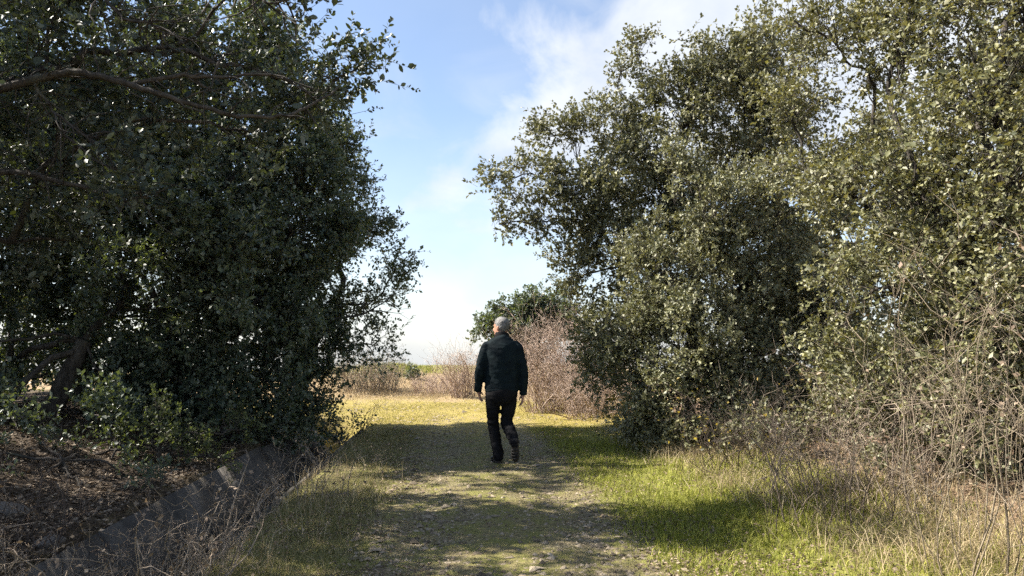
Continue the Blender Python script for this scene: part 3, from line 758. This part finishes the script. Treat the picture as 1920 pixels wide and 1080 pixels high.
twiggy('bramble_tangle', 'dry twig tangle under the pale olive oak farther up the verge', (2.55, 7.9), 80, 0.75, 0.5, 0.6, M['twig_dark'], 60, r=0.004, kids=4, wob=0.2, droop=0.25, leaves=150, leafmat=M['leaf_yellow'])
twiggy('bramble_tangle', 'dark bramble stems sprawling over the near end of the concrete channel', (-2.35, 4.45), 150, 0.55, 0.7, 0.75, M['twig_grey'], 61, r=0.0036, kids=4, wob=0.2, droop=0.25, leaves=500, leafmat=M['leaf_dead'])
twiggy('bramble_tangle', 'sparse dark weed stalks along the grassy lip of the channel', (-2.2, 6.6), 80, 0.5, 0.6, 0.9, M['twig_grey'], 62, r=0.003, kids=4, wob=0.15, leaves=200, leafmat=M['leaf_dead'])
twiggy('bramble_tangle', 'dry twigs strewn over the leaf litter in the lower left corner', (-3.5, 4.9), 130, 0.5, 0.9, 0.9, M['twig_dark'], 63, r=0.0042, kids=4, wob=0.22, droop=0.2, leaves=400, leafmat=M['leaf_dead'])
twiggy('bare_shrub', 'few bare twigs poking up above the low dark shrub by the track', at(660, 790, 12.8)[:2], 12, 0.65, 0.5, 0.25, M['twig_dark'], 64, r=0.004, kids=3)

# ------------------------------------------------------------------ grass and litter
def scatter(n, fn, box, rng):
    """n points (x, y) accepted with probability fn(x, y, u)."""
    out = np.zeros((0, 2))
    while len(out) < n:
        p = np.stack([rng.uniform(box[0], box[1], n), rng.uniform(box[2], box[3], n)], 1)
        u = p[:, 0] - (0.37 - 0.074 * p[:, 1])
        keep = rng.uniform(size=n) < fn(p[:, 0], p[:, 1], u)
        out = np.concatenate([out, p[keep]])
    return out[:n]


def patch(x, y, s, seed):
    """Smooth patchiness 0..1."""
    r = np.random.default_rng(seed); v = np.zeros_like(x)
    for _ in range(7):
        a = r.uniform(0, 6.28); f = s * r.uniform(0.5, 2.0)
        v += np.sin((x * np.cos(a) + y * np.sin(a)) * f + r.uniform(0, 6.28))
    return np.clip(0.5 + v / 6.0, 0, 1)


def blades(name, label, pts, h, w, mat, seed, lean=0.5, curl=0.35, tuft=1, tuft_r=0.02, simple=False):
    rng = np.random.default_rng(seed)
    pts = np.repeat(pts, tuft, axis=0)
    n = len(pts)
    if tuft > 1: pts = pts + rng.normal(0, tuft_r, pts.shape)
    hh = np.broadcast_to(h, (n,)) if np.ndim(h) == 0 else np.repeat(h, tuft)
    hh = hh * rng.uniform(0.45, 1.25, n)
    B = np.stack([pts[:, 0], pts[:, 1], H(pts[:, 0], pts[:, 1]) - 0.005], 1)
    a = rng.uniform(0, 6.283, n); ld = np.stack([np.cos(a), np.sin(a), np.zeros(n)], 1)
    b = rng.uniform(0, 6.283, n); sd = np.stack([np.cos(b), np.sin(b), np.zeros(n)], 1) * (w * rng.uniform(0.6, 1.3, n))[:, None]
    le = (hh * lean * rng.uniform(0.1, 1.2, n))[:, None]
    Mid = B + ld * le * 0.38 + np.array([0, 0, 1]) * (hh * 0.6)[:, None]
    Tip = B + ld * le * (1 + curl) + np.array([0, 0, 1]) * (hh * rng.uniform(0.75, 1.0, n))[:, None]
    V = np.stack([B - sd, B + sd, Mid + sd * 0.75, Mid - sd * 0.75, Tip], 1).reshape(-1, 3)
    o = np.arange(n)[:, None] * 5
    F = [o + np.array([[0, 1, 2, 3]]), o + np.array([[3, 2, 4]])]
    if simple:
        V = np.stack([B - sd, B + sd, Tip], 1).reshape(-1, 3); F = [np.arange(n)[:, None] * 3 + np.array([[0, 1, 2]])]
    v = np.repeat(np.clip(rng.normal(0.5, 0.25, n), 0, 1), 3 if simple else 5)
    return link(name, new_mesh(name, V, F, mat, v), kind='stuff', label=label, category='grass')


sm = lambda t: np.clip(t, 0, 1) ** 2 * (3 - 2 * np.clip(t, 0, 1))
rg = np.random.default_rng(77)
bx = (-3, 4, 2.6, 13.0)
pts = scatter(24000, lambda x, y, u: sm((u - 0.75) / 0.5) * sm((3.6 - u) / 0.7) * (0.25 + patch(x, y, 1.6, 5) ** 1.3) * np.clip(6.5 / y, 0, 1) ** 1.0, bx, rg)
blades('grass', 'fresh bright green grass on the right verge', pts, 0.075, 0.0028, M['grass_green'], 1, tuft=2, lean=0.7)
pts = scatter(11000, lambda x, y, u: sm((-u - 0.8) / 0.5) * sm((u + 2.25) / 0.25) * (0.15 + patch(x, y, 1.8, 6)) * np.clip(6 / y, 0, 1), bx, rg)
blades('grass', 'dull grey-green grass on the left verge above the channel', pts, 0.062, 0.0024, M['grass_dull'], 2, tuft=3, lean=0.9, simple=True)
pts = scatter(22000, lambda x, y, u: np.exp(-(u / 0.40) ** 2) * patch(x, y, 2.2, 7) ** 1.5 * np.clip(6 / y, 0, 1) + 0.8 * (np.abs(u) < 1.6) * patch(x, y, 2.6, 8) ** 2.5 * np.clip(6 / y, 0, 1), bx, rg)
blades('grass', 'short thin grass growing between the wheel ruts', pts, 0.038, 0.0022, M['grass_dull'], 3, tuft=3, lean=0.8, simple=True)
pts = scatter(16000, lambda x, y, u: sm((u + 4.2) / 1.0) * sm((4.0 - u) / 1.5) * (0.1 + patch(x, y, 1.3, 9)) * np.clip(13 / y, 0, 1) ** 1.5, (-6, 5, 11.2, 21), rg)
blades('grass', 'sunlit short yellowish turf of the field beyond the shade', pts, 0.035, 0.0045, M['grass_gold'], 4, tuft=3, lean=0.9, simple=True)
pts = scatter(5500, lambda x, y, u: sm((u - 1.8) / 0.6) * sm((4.2 - u) / 1.0) * (0.2 + patch(x, y, 2.0, 10)) * np.clip(6 / y, 0, 1), (0, 5, 3.0, 13.0), rg)
blades('dry_grass', 'dry straw-coloured grass along the foot of the right thicket', pts, 0.20, 0.0020, M['straw'], 5, tuft=2, lean=1.3, curl=0.5, tuft_r=0.04)
pts = scatter(1500, lambda x, y, u: sm((-u - 0.9) / 0.6) * sm((u + 2.3) / 0.3) * patch(x, y, 2.0, 12) ** 1.5 * np.clip(6 / y, 0, 1), bx, rg)
blades('dry_grass', 'scattered dry stalks in the left verge', pts, 0.22, 0.0015, M['straw'], 6, lean=0.9)
pts = scatter(12000, lambda x, y, u: (sm((y - 19.5) / 1.5) * (0.25 + patch(x, y, 1.0, 13)) + 0.5 * (u > 2.2)) * np.clip(20 / y, 0, 1), (-9, 6, 15.5, 30), rg)
blades('dry_grass', 'tan dry grass covering the far bank and the thicket edge', pts, 0.20, 0.006, M['straw'], 7, tuft=2, lean=0.8, tuft_r=0.08, simple=True)
pts = scatter(4000, lambda x, y, u: patch(x, y, 0.8, 14) ** 2, (-12, 8, 26.0, 31), rg)
blades('grass', 'green grass on the crest of the far bank', pts, 0.14, 0.008, M['grass_green'], 8, tuft=2, lean=0.7)


def stones(name, label, pts, size, mat, seed, **props):
    rng = np.random.default_rng(seed); n = len(pts)
    base = np.array([[1, 0, 0], [-1, 0, 0], [0, 1, 0], [0, -1, 0], [0, 0, 1], [0, 0, -1]], float)
    V = base[None] * rng.uniform(0.55, 1.2, (n, 6, 1)) + rng.normal(0, 0.18, (n, 6, 3))
    V *= np.stack([rng.uniform(0.8, 1.4, n), rng.uniform(0.6, 1.1, n), rng.uniform(0.35, 0.7, n)], 1)[:, None]
    a = rng.uniform(0, 6.283, n); c, s = np.cos(a)[:, None], np.sin(a)[:, None]
    V = np.stack([V[..., 0] * c - V[..., 1] * s, V[..., 0] * s + V[..., 1] * c, V[..., 2]], -1)
    sz = size * rng.lognormal(0, 0.45, n)
    V = V * sz[:, None, None] + np.stack([pts[:, 0], pts[:, 1], H(pts[:, 0], pts[:, 1]) + 0.012 + sz * 0.15], 1)[:, None]
    F = np.array([[0, 2, 4], [2, 1, 4], [1, 3, 4], [3, 0, 4]])
    F = (np.arange(n)[:, None, None] * 6 + F[None]).reshape(-1, 3)
    v = np.repeat(np.clip(rng.beta(1.2, 1.8, n), 0, 1), 6)
    return link(name, new_mesh(name, V.reshape(-1, 3), [F], mat, v), label=label, **props)


pts = scatter(12000, lambda x, y, u: sm((1.25 - np.abs(u)) / 0.4) * (0.25 + np.exp(-((np.abs(u) - 0.62) / 0.3) ** 2)) * np.clip(4 / y, 0, 1) ** 1.3, (-2.2, 2.0, 2.8, 15), rg)
stones('gravel', 'small grey gravel chips strewn over the track', pts, 0.011, M['gravel'], 91, kind='stuff', category='gravel')
pts = scatter(1500, lambda x, y, u: sm((1.3 - np.abs(u)) / 0.4) * patch(x, y, 2.4, 34) ** 1.5 * np.clip(5 / y, 0, 1), (-2.2, 2.0, 3.0, 13), rg)
stones('gravel', 'larger pale pebbles lying loose in the wheel ruts', pts, 0.017, M['gravel'], 93, kind='stuff', category='gravel')
pts = scatter(1800, lambda x, y, u: 0.2 + patch(x, y, 1.5, 20) ** 2, (-4, 4, 12, 20), rg)
stones('gravel', 'scattered small stones on the sunlit field', pts, 0.018, M['gravel'], 92, kind='stuff', category='gravel')


def litter(name, label, pts, size, mat, seed, lift=0.012):
    rng = np.random.default_rng(seed); n = len(pts)
    d = unit(np.concatenate([rng.normal(size=(n, 2)), rng.normal(0, 0.25, (n, 1))], 1))
    up = unit(np.array([0, 0, 1.0]) + rng.normal(0, 0.4, (n, 3)))
    base = np.stack([pts[:, 0], pts[:, 1], H(pts[:, 0], pts[:, 1]) + lift + rng.uniform(0, 0.015, n)], 1)
    V, F, k = leaf_geo(base, d, up, size * rng.uniform(0.6, 1.3, n), size * 0.6 * rng.uniform(0.6, 1.2, n), False)
    return link(name, new_mesh(name, V, F, mat, np.repeat(rng.uniform(0, 1, n) ** 1.2, k)), kind='stuff', label=label, category='leaves')


pts = scatter(30000, lambda x, y, u: (u < -3.1) * np.clip(5 / y, 0, 1) ** 1.5, (-7, -2.5, 3.2, 12), rg)
litter('leaf_litter', 'brown fallen leaves under the left oaks', pts, 0.048, M['leaf_mould'], 101, lift=0.006)
pts = scatter(15000, lambda x, y, u: (0.3 + sm((np.abs(u) - 0.1) / 0.9)) * (np.abs(u) < 2.0) * (0.1 + patch(x, y, 3.0, 33) ** 2) * np.clip(4 / y, 0, 1), (-2.5, 3, 2.8, 13), rg)
litter('leaf_litter', 'small fallen leaves scattered on the track and verges', pts, 0.028, M['leaf_dead'], 102)
pts = scatter(6000, lambda x, y, u: (u > 1.9) * np.clip(5 / y, 0, 1), (1, 7, 3.2, 12), rg)
litter('leaf_litter', 'fallen leaves under the right thicket', pts, 0.042, M['leaf_dead'], 103)
pts = scatter(900, lambda x, y, u: ((u > -2.75) & (u < -2.4)) * 1.0, (-4, -1.5, 3.2, 13), rg)
litter('leaf_litter', 'fallen leaves gathered in the bottom of the channel', pts, 0.04, M['leaf_dead'], 104, lift=0.05)


# single stones on the left bank, and the fallen branch on the right
def rock(name, label, px, py, size, seed):
    rng = np.random.default_rng(seed)
    x, y = gpt(px, py, 0.12)
    import bmesh
    bm = bmesh.new(); bmesh.ops.create_icosphere(bm, subdivisions=3, radius=1.0)
    off = Vector(rng.uniform(0, 50, 3)); sc = Vector((1.25, 0.85, 0.62)) * size
    for v in bm.verts:
        k = 1 + 0.35 * mnoise.noise(v.co * 1.1 + off) + 0.12 * mnoise.noise(v.co * 3 + off)
        v.co = Vector((v.co.x * sc.x, v.co.y * sc.y, v.co.z * sc.z)) * k
    me = bpy.data.meshes.new(name); bm.to_mesh(me); bm.free(); me.materials.append(M['stone'])
    o = link(name, me, label=label, category='stone', group='stones on the left bank')
    o.location = (x, y, float(H(x, y)) + size * 0.2); o.rotation_euler = (0.1, 0.15, rng.uniform(0, 6))
rock('stone', 'brownish stone on the leaf litter, nearest the channel of the left bank stones', 90, 1000, 0.09, 3)
rock('stone', 'larger flat stone at the left edge of the photo on the leaf litter', 18, 960, 0.12, 4)
rock('stone', 'upright grey stone at the foot of the leaning oak trunk', 40, 850, 0.17, 5)
p0 = np.array([*gpt(1140, 815), 0.06]); p1 = np.array([*gpt(1300, 800), 0.34])
fb = curve(p0, p1, 12, 0.05, 0.02)
fb[:, 2] = np.maximum(fb[:, 2], H(fb[:, 0], fb[:, 1]) + 0.02)
link('fallen_branch', new_mesh('fallen_branch', *tubes(fb[None], np.linspace(0.010, 0.018, 12)[None], 6), M['twig_dark'], smooth=True), label='thin dark fallen branch lying across the green verge on the right', category='branch')

# ------------------------------------------------------------------ the walking man
def loft(pts, ra, rb, n=20, ref='x'):
    """Elliptical rings along a line; ra across (x), rb front to back."""
    P = np.asarray(pts, float); t = unit(np.gradient(P, axis=0))
    if ref == 'x':
        X = np.array([1.0, 0, 0]); a = unit(X - t * (t @ X)[:, None]); b = np.cross(t, a)
    else:
        Y = np.array([0, 1.0, 0]); b = unit(Y - t * (t @ Y)[:, None]); a = np.cross(b, t)
    ang = np.arange(n) * 2 * np.pi / n
    V = P[:, None] + np.asarray(ra)[:, None, None] * np.cos(ang)[None, :, None] * a[:, None] + np.asarray(rb)[:, None, None] * np.sin(ang)[None, :, None] * b[:, None]
    K = len(P); k = np.arange(K - 1)[:, None]; j = np.arange(n)[None]
    F = np.stack([k * n + j, k * n + (j + 1) % n, (k + 1) * n + (j + 1) % n, (k + 1) * n + j], -1).reshape(-1, 4)
    V = np.concatenate([V.reshape(-1, 3), P[:1], P[-1:]])
    c0, c1 = K * n, K * n + 1; j = np.arange(n)
    T = np.concatenate([np.stack([(j + 1) % n, j, np.full(n, c0)], 1), np.stack([(K - 1) * n + j, (K - 1) * n + (j + 1) % n, np.full(n, c1)], 1)])
    return V, [F, T]


def smooth_path(pts, vals, n):
    """Resample control points and values with a Catmull-Rom-like curve."""
    pts = np.asarray(pts, float); vals = np.asarray(vals, float)
    m = len(pts); t = np.linspace(0, m - 1, n)
    A = np.concatenate([pts, vals], 1); out = []
    for x in t:
        i = min(int(x), m - 2); f = x - i
        p0, p1, p2, p3 = A[max(i - 1, 0)], A[i], A[i + 1], A[min(i + 2, m - 1)]
        out.append(0.5 * (2 * p1 + (p2 - p0) * f + (2 * p0 - 5 * p1 + 4 * p2 - p3) * f * f + (3 * p1 - p0 - 3 * p2 + p3) * f ** 3))
    out = np.array(out)
    return out[:, :3], out[:, 3], out[:, 4]


def limbloft(rows, n=24, sides=20, ref='x'):
    p, a, b = smooth_path([r[0] for r in rows], [r[1:] for r in rows], n)
    return loft(p, a, b, sides, ref)


def ell(c, r, rot=0.0, n=16):
    t = np.linspace(-math.pi / 2, math.pi / 2, n)
    P = np.stack([np.zeros(n), np.zeros(n), r[2] * np.sin(t)], 1)
    V, F = loft(P + 1e-9, np.maximum(r[0] * np.cos(t), 1e-4), np.maximum(r[1] * np.cos(t), 1e-4), 20)
    cr, sr = math.cos(rot), math.sin(rot)
    V = np.stack([V[:, 0] * cr - V[:, 1] * sr, V[:, 0] * sr + V[:, 1] * cr, V[:, 2]], 1)
    return V + np.asarray(c), F


def fuse(name, parts, mat, voxel, smooth_it, parent, fold=None):
    V, F = merge(parts)
    me = new_mesh(name, V, F, None)
    o = bpy.data.objects.new(name, me); COL.objects.link(o)
    r = o.modifiers.new("r", 'REMESH'); r.mode = 'VOXEL'; r.voxel_size = voxel
    s = o.modifiers.new("s", 'SMOOTH'); s.factor = 0.5; s.iterations = smooth_it
    dg = bpy.context.evaluated_depsgraph_get(); dg.update()
    me2 = bpy.data.meshes.new_from_object(o.evaluated_get(dg))
    o.modifiers.clear(); o.data = me2; bpy.data.meshes.remove(me)
    me2.name = name
    if fold:
        co = np.zeros(len(me2.vertices) * 3, np.float32); no = np.zeros_like(co)
        me2.vertices.foreach_get("co", co); me2.vertices.foreach_get("normal", no)
        co = co.reshape(-1, 3); no = no.reshape(-1, 3)
        d = np.array([fold(Vector(c)) for c in co], np.float32)
        me2.vertices.foreach_set("co", (co + no * d[:, None]).ravel())
    me2.materials.clear(); me2.materials.append(mat)
    me2.polygons.foreach_set("use_smooth", np.ones(len(me2.polygons), bool))
    me2.update()
    if parent is not None: o.parent = parent
    return o


def folds(c):
    f = 0.0
    f += 0.008 * mnoise.noise(Vector((c.x * 7, c.y * 7, c.z * 16)))
    f += 0.004 * mnoise.noise(Vector((c.x * 16 + 5, c.y * 16, c.z * 36)))
    return f


def trouser_folds(c):
    k = math.exp(-((c.z - 0.47) / 0.12) ** 2) + math.exp(-((c.z - 0.12) / 0.1) ** 2)
    return (0.006 + 0.010 * k) * mnoise.noise(Vector((c.x * 8, c.y * 8, c.z * 26))) + 0.004 * mnoise.noise(Vector((c.x * 6, c.y * 6, c.z * 7)))


MX, MY = at(940.5, 868, 9.0)[0], 9.0
MZ = float(H(MX, MY)) + 0.012
HEADC = np.array([-0.006, 0.055, 1.635]); YAW = math.radians(52)


def hz(v):   # head space (face towards +y) -> man space
    v = np.asarray(v, float); c, s = math.cos(YAW), math.sin(YAW)
    return np.stack([v[..., 0] * c - v[..., 1] * s, v[..., 0] * s + v[..., 1] * c, v[..., 2]], -1) + HEADC


def hpart(p):
    return (hz(p[0]), p[1])


# skin: one continuous body, mostly under the clothes
skull = limbloft([((0, 0.035, -0.125), 0.03, 0.03), ((0, 0.032, -0.112), 0.046, 0.055), ((0, 0.018, -0.06), 0.062, 0.085), ((0, 0.0, 0.0), 0.073, 0.097), ((0, -0.004, 0.05), 0.074, 0.097), ((0, -0.004, 0.09), 0.058, 0.075), ((0, -0.004, 0.112), 0.02, 0.025)], 22)
nose = limbloft([((0, 0.095, 0.012), 0.009, 0.008), ((0, 0.108, -0.015), 0.012, 0.014), ((0, 0.114, -0.036), 0.017, 0.017), ((0, 0.100, -0.048), 0.013, 0.012)], 8, 10)
brow = ell((0, 0.083, 0.022), (0.05, 0.018, 0.012))
lips = ell((0, 0.092, -0.074), (0.024, 0.012, 0.012)); chin = ell((0, 0.078, -0.108), (0.026, 0.02, 0.018))
earL = ell((-0.078, -0.008, -0.012), (0.012, 0.021, 0.034)); earR = ell((0.078, -0.008, -0.012), (0.012, 0.021, 0.034))
neck = limbloft([((0, -0.005, 1.40), 0.075, 0.07), ((0, 0.01, 1.47), 0.060, 0.062), ((-0.004, 0.03, 1.54), 0.057, 0.060), ((-0.006, 0.045, 1.60), 0.055, 0.06)], 10)
torso = limbloft([((0, 0, 0.80), 0.10, 0.08), ((0, 0, 0.90), 0.15, 0.10), ((0, 0, 1.05), 0.145, 0.095), ((0, -0.005, 1.25), 0.165, 0.105), ((0, -0.005, 1.38), 0.16, 0.09), ((0, 0, 1.45), 0.08, 0.06)], 20)
ARM = {-1: dict(sh=(-0.185, 0.0, 1.40), el=(-0.262, -0.03, 1.13), wr=(-0.288, 0.05, 0.875)),
       1: dict(sh=(0.185, 0.0, 1.40), el=(0.262, 0.0, 1.12), wr=(0.262, 0.03, 0.83))}
LEG = {-1: [(-0.098, 0.0, 0.90), (-0.108, 0.035, 0.68), (-0.105, 0.085, 0.47), (-0.072, 0.085, 0.27), (-0.040, 0.065, 0.09)],
       1: [(0.095, 0.0, 0.90), (0.088, 0.035, 0.68), (0.062, 0.055, 0.485), (0.112, -0.085, 0.375), (0.150, -0.205, 0.28)]}
bodyp = [hpart(skull), hpart(nose), hpart(brow), hpart(lips), hpart(chin), hpart(earL), hpart(earR), neck, torso]


def hand(s):
    """Palm, four bent fingers of unequal length and a thumb leaving the side of the palm."""
    w = np.array(ARM[s]['wr']); out = []
    dn = unit(np.array([-0.06 * s + (0.12 if s < 0 else 0), 0.10 if s < 0 else -0.05, -1.0]))
    fwd = unit(np.array([0.25 * -s, 1.0, 0.1]) - dn * np.dot(dn, np.array([0.25 * -s, 1.0, 0.1])))   # towards the thumb side
    inn = np.cross(dn, fwd) * 1.0                                                   # palm normal
    if inn[0] * s > 0: inn = -inn
    W = lambda a, b, c: w + dn * a + fwd * b + inn * c
    out.append(limbloft([(W(-0.10, 0, 0), 0.026, 0.030), (W(0.0, 0, 0), 0.022, 0.028), (W(0.03, 0.002, 0.002), 0.018, 0.038), (W(0.075, 0, 0.006), 0.016, 0.041), (W(0.098, 0, 0.008), 0.011, 0.036)], 12, 14))
    for b, L, sp in ((0.030, 0.070, 0.30), (0.010, 0.080, 0.10), (-0.010, 0.074, -0.10), (-0.029, 0.058, -0.28)):
        cu = 0.40 if s < 0 else 0.6
        a0 = W(0.085, b, 0.006)
        a1 = a0 + (dn + fwd * sp * 0.5 + inn * cu * 0.4) * L * 0.42
        a2 = a1 + (dn * 0.9 + fwd * sp * 0.4 + inn * cu * 0.9) * L * 0.33
        a3 = a2 + (dn * 0.7 + fwd * sp * 0.3 + inn * cu * 1.5) * L * 0.28
        out.append(limbloft([(a0, 0.0092, 0.0092), (a1, 0.0088, 0.0088), (a2, 0.008, 0.008), (a3, 0.0062, 0.0062)], 9, 8))
    t0 = W(0.022, 0.026, 0.008); t1 = W(0.052, 0.052, 0.022); t2 = W(0.085, 0.062, 0.030)
    out.append(limbloft([(t0, 0.014, 0.014), (t1, 0.011, 0.011), (t2, 0.0075, 0.0075)], 9, 8))
    return out


for s in (-1, 1):
    A = {k: np.array(v) for k, v in ARM[s].items()}
    bodyp.append(limbloft([(A['sh'], 0.05, 0.05), (0.5 * (A['sh'] + A['el']), 0.045, 0.045), (A['el'], 0.036, 0.036), (0.6 * A['el'] + 0.4 * A['wr'], 0.037, 0.037), (A['wr'] , 0.025, 0.027)], 18, 14))
    bodyp += hand(s)
    L = [np.array(p) for p in LEG[s]]
    bodyp.append(limbloft([(L[0], 0.075, 0.08), (L[1], 0.065, 0.07), (L[2], 0.05, 0.05), (L[3], 0.045, 0.048), (L[4], 0.032, 0.035)], 22, 14))
person = fuse('person', bodyp, M['skin'], 0.008, 2, None)
person.location = (MX, MY, MZ)
person['label'] = 'person in dark jacket and black trousers walking away up the track, head turned left'
person['category'] = 'person'

# jacket: torso and both sleeves in one garment
jt = limbloft([((0, 0.0, 0.868), 0.198, 0.135), ((0, 0.0, 0.90), 0.203, 0.140), ((0, 0, 1.0), 0.203, 0.142), ((0.0, -0.008, 1.15), 0.200, 0.140), ((0, -0.012, 1.28), 0.206, 0.136), ((0, -0.010, 1.37), 0.208, 0.124),
               ((0, -0.004, 1.43), 0.194, 0.112), ((0, 0.002, 1.475), 0.150, 0.098), ((0, 0.010, 1.508), 0.104, 0.085), ((-0.002, 0.015, 1.53), 0.082, 0.076)], 36, 28)
jp = [jt]
for s in (-1, 1):
    A = {k: np.array(v) for k, v in ARM[s].items()}
    top = np.array([0.128 * s, 0.0, 1.435])
    jp.append(limbloft([(top, 0.040, 0.06), (A['sh'] + (0.0, 0, -0.005), 0.064, 0.080), (0.55 * A['sh'] + 0.45 * A['el'], 0.066, 0.076), (A['el'], 0.060, 0.068), (0.5 * (A['el'] + A['wr']), 0.057, 0.062), (0.12 * A['el'] + 0.88 * A['wr'], 0.047, 0.050), (A['wr'] + (0, 0, -0.004), 0.045, 0.047)], 26, 18, 'y'))
fuse('jacket', jp, M['jacket'], 0.011, 5, person, folds)
fuse('hem_band', [limbloft([((0, 0, 0.850), 0.188, 0.130), ((0, 0, 0.860), 0.200, 0.139), ((0, 0, 0.893), 0.203, 0.142), ((0, 0, 0.903), 0.190, 0.13)], 10, 30)], M['jacket'], 0.007, 2, person)
fuse('collar', [limbloft([((0, 0.012, 1.468), 0.098, 0.082), ((-0.002, 0.015, 1.50), 0.086, 0.080), ((-0.004, 0.022, 1.54), 0.079, 0.077), ((-0.004, 0.03, 1.566), 0.074, 0.074), ((-0.004, 0.03, 1.572), 0.062, 0.062)], 12, 24)], M['collar'], 0.007, 2, person)
for s in (-1, 1):
    A = {k: np.array(v) for k, v in ARM[s].items()}; d = unit(A['wr'] - A['el'])
    fuse('cuff', [limbloft([(A['wr'] - d * 0.035, 0.044, 0.047), (A['wr'] - d * 0.02, 0.047, 0.050), (A['wr'] + d * 0.012, 0.046, 0.048), (A['wr'] + d * 0.018, 0.034, 0.036)], 8, 18)], M['jacket'], 0.006, 1, person)
# trousers
tp_ = [limbloft([((0, 0, 0.97), 0.165, 0.115), ((0, -0.005, 0.90), 0.187, 0.132), ((0, -0.008, 0.82), 0.188, 0.138), ((0, -0.002, 0.745), 0.165, 0.12), ((0, 0, 0.69), 0.09, 0.08)], 16, 26)]
LG = {-1: ((0.102, 0.118), (0.088, 0.100), (0.070, 0.082), (0.071, 0.085), (0.066, 0.082)), 1: ((0.102, 0.118), (0.090, 0.100), (0.072, 0.084), (0.072, 0.080), (0.058, 0.066))}
for s in (-1, 1):
    L = [np.array(p) for p in LEG[s]]
    end = L[4] + ((0.004, 0.005, -0.045) if s < 0 else (0.004, -0.012, -0.012))
    rows = [(L[i] + (0, 0, -0.05 if i == 0 else 0), *LG[s][i]) for i in range(5)] + [(end, LG[s][4][0], LG[s][4][1])]
    tp_.append(limbloft(rows, 34, 20))
fuse('trousers', tp_, M['trousers'], 0.011, 4, person, trouser_folds)


def shoe(origin, pitch, yaw):
    """A low walking shoe, heel at the origin, toe towards +y, pitched about the x axis."""
    up = limbloft([((0, -0.045, 0.055), 0.020, 0.030), ((0, -0.03, 0.055), 0.036, 0.046), ((0, 0.03, 0.060), 0.040, 0.052), ((0, 0.09, 0.046), 0.045, 0.040), ((0.0, 0.15, 0.036), 0.050, 0.030), ((0, 0.20, 0.030), 0.044, 0.024), ((0, 0.232, 0.026), 0.022, 0.014)], 20, 18)
    tongue = limbloft([((0, -0.005, 0.05), 0.036, 0.044), ((0, -0.008, 0.10), 0.037, 0.046), ((0, -0.01, 0.118), 0.034, 0.042)], 8, 16)
    so = []
    for zz, k in ((0.0, 0.96), (0.012, 1.0), (0.024, 1.0)):
        ring = [(-0.036, -0.04), (-0.040, 0.0), (-0.036, 0.06), (-0.046, 0.13), (-0.047, 0.17), (-0.036, 0.215), (-0.012, 0.242), (0.012, 0.242), (0.036, 0.215), (0.048, 0.17), (0.045, 0.13), (0.035, 0.06), (0.040, 0.0), (0.036, -0.04), (0.018, -0.058), (-0.018, -0.058)]
        so.append([(x * k, y, zz + (0.02 * max(0, (y - 0.17) / 0.07) if zz < 0.02 else 0.012 * max(0, (y - 0.17) / 0.07))) for x, y in ring])
    so = np.array(so); n = so.shape[1]
    k = np.arange(2)[:, None]; j = np.arange(n)[None]
    F = np.stack([k * n + j, k * n + (j + 1) % n, (k + 1) * n + (j + 1) % n, (k + 1) * n + j], -1).reshape(-1, 4)
    V = np.concatenate([so.reshape(-1, 3), so[0].mean(0)[None], so[2].mean(0)[None]])
    j = np.arange(n)
    T = np.concatenate([np.stack([(j + 1) % n, j, np.full(n, 3 * n)], 1), np.stack([2 * n + j, 2 * n + (j + 1) % n, np.full(n, 3 * n + 1)], 1)])
    Mx = Matrix.Translation(origin) @ Matrix.Rotation(yaw, 4, 'Z') @ Matrix.Rotation(pitch, 4, 'X')
    R = np.array(Mx)
    tf = lambda v: v @ R[:3, :3].T + R[:3, 3]
    o = fuse('shoe', [(tf(up[0]), up[1]), (tf(tongue[0]), tongue[1])], M['shoe'], 0.007, 2, person)
    link('sole', new_mesh('sole', tf(V), [F, T], M['sole']), o)
    tr = []
    for yy in np.linspace(-0.03, 0.19, 7):      # tread bars under the sole
        w_ = 0.03 if yy < 0.08 else 0.038
        bx_ = np.array([(x, yy + dy, z) for z in (-0.005, 0.004) for x, dy in ((-w_, -0.008), (w_, -0.008), (w_, 0.008), (-w_, 0.008))])
        Fb = np.array([[0, 3, 2, 1], [4, 5, 6, 7], [0, 1, 5, 4], [1, 2, 6, 5], [2, 3, 7, 6], [3, 0, 4, 7]])
        tr.append((tf(bx_), [Fb]))
    Vt, Ft = merge(tr)
    link('tread', new_mesh('tread', Vt, Ft, M['shoe']), o)


shoe((-0.045, 0.055, 0.006), 0.0, math.radians(16))
# trailing foot: heel high, toe still on the ground
shoe((0.158, -0.250, 0.268), math.radians(-74), math.radians(-4))

# hair: a short cap with a rough surface
hr = limbloft([((0, -0.045, -0.062), 0.048, 0.045), ((0, -0.034, -0.03), 0.074, 0.070), ((0, -0.022, 0.01), 0.082, 0.088), ((0, -0.012, 0.05), 0.083, 0.098), ((0, -0.006, 0.09), 0.068, 0.086), ((0, -0.004, 0.118), 0.038, 0.05), ((0, -0.004, 0.126), 0.012, 0.014)], 22, 24)
fuse('hair', [hpart(hr)], M['hair'], 0.006, 2, person, lambda c: 0.006 * mnoise.noise(c * 40) + 0.003 * mnoise.noise(c * 90))
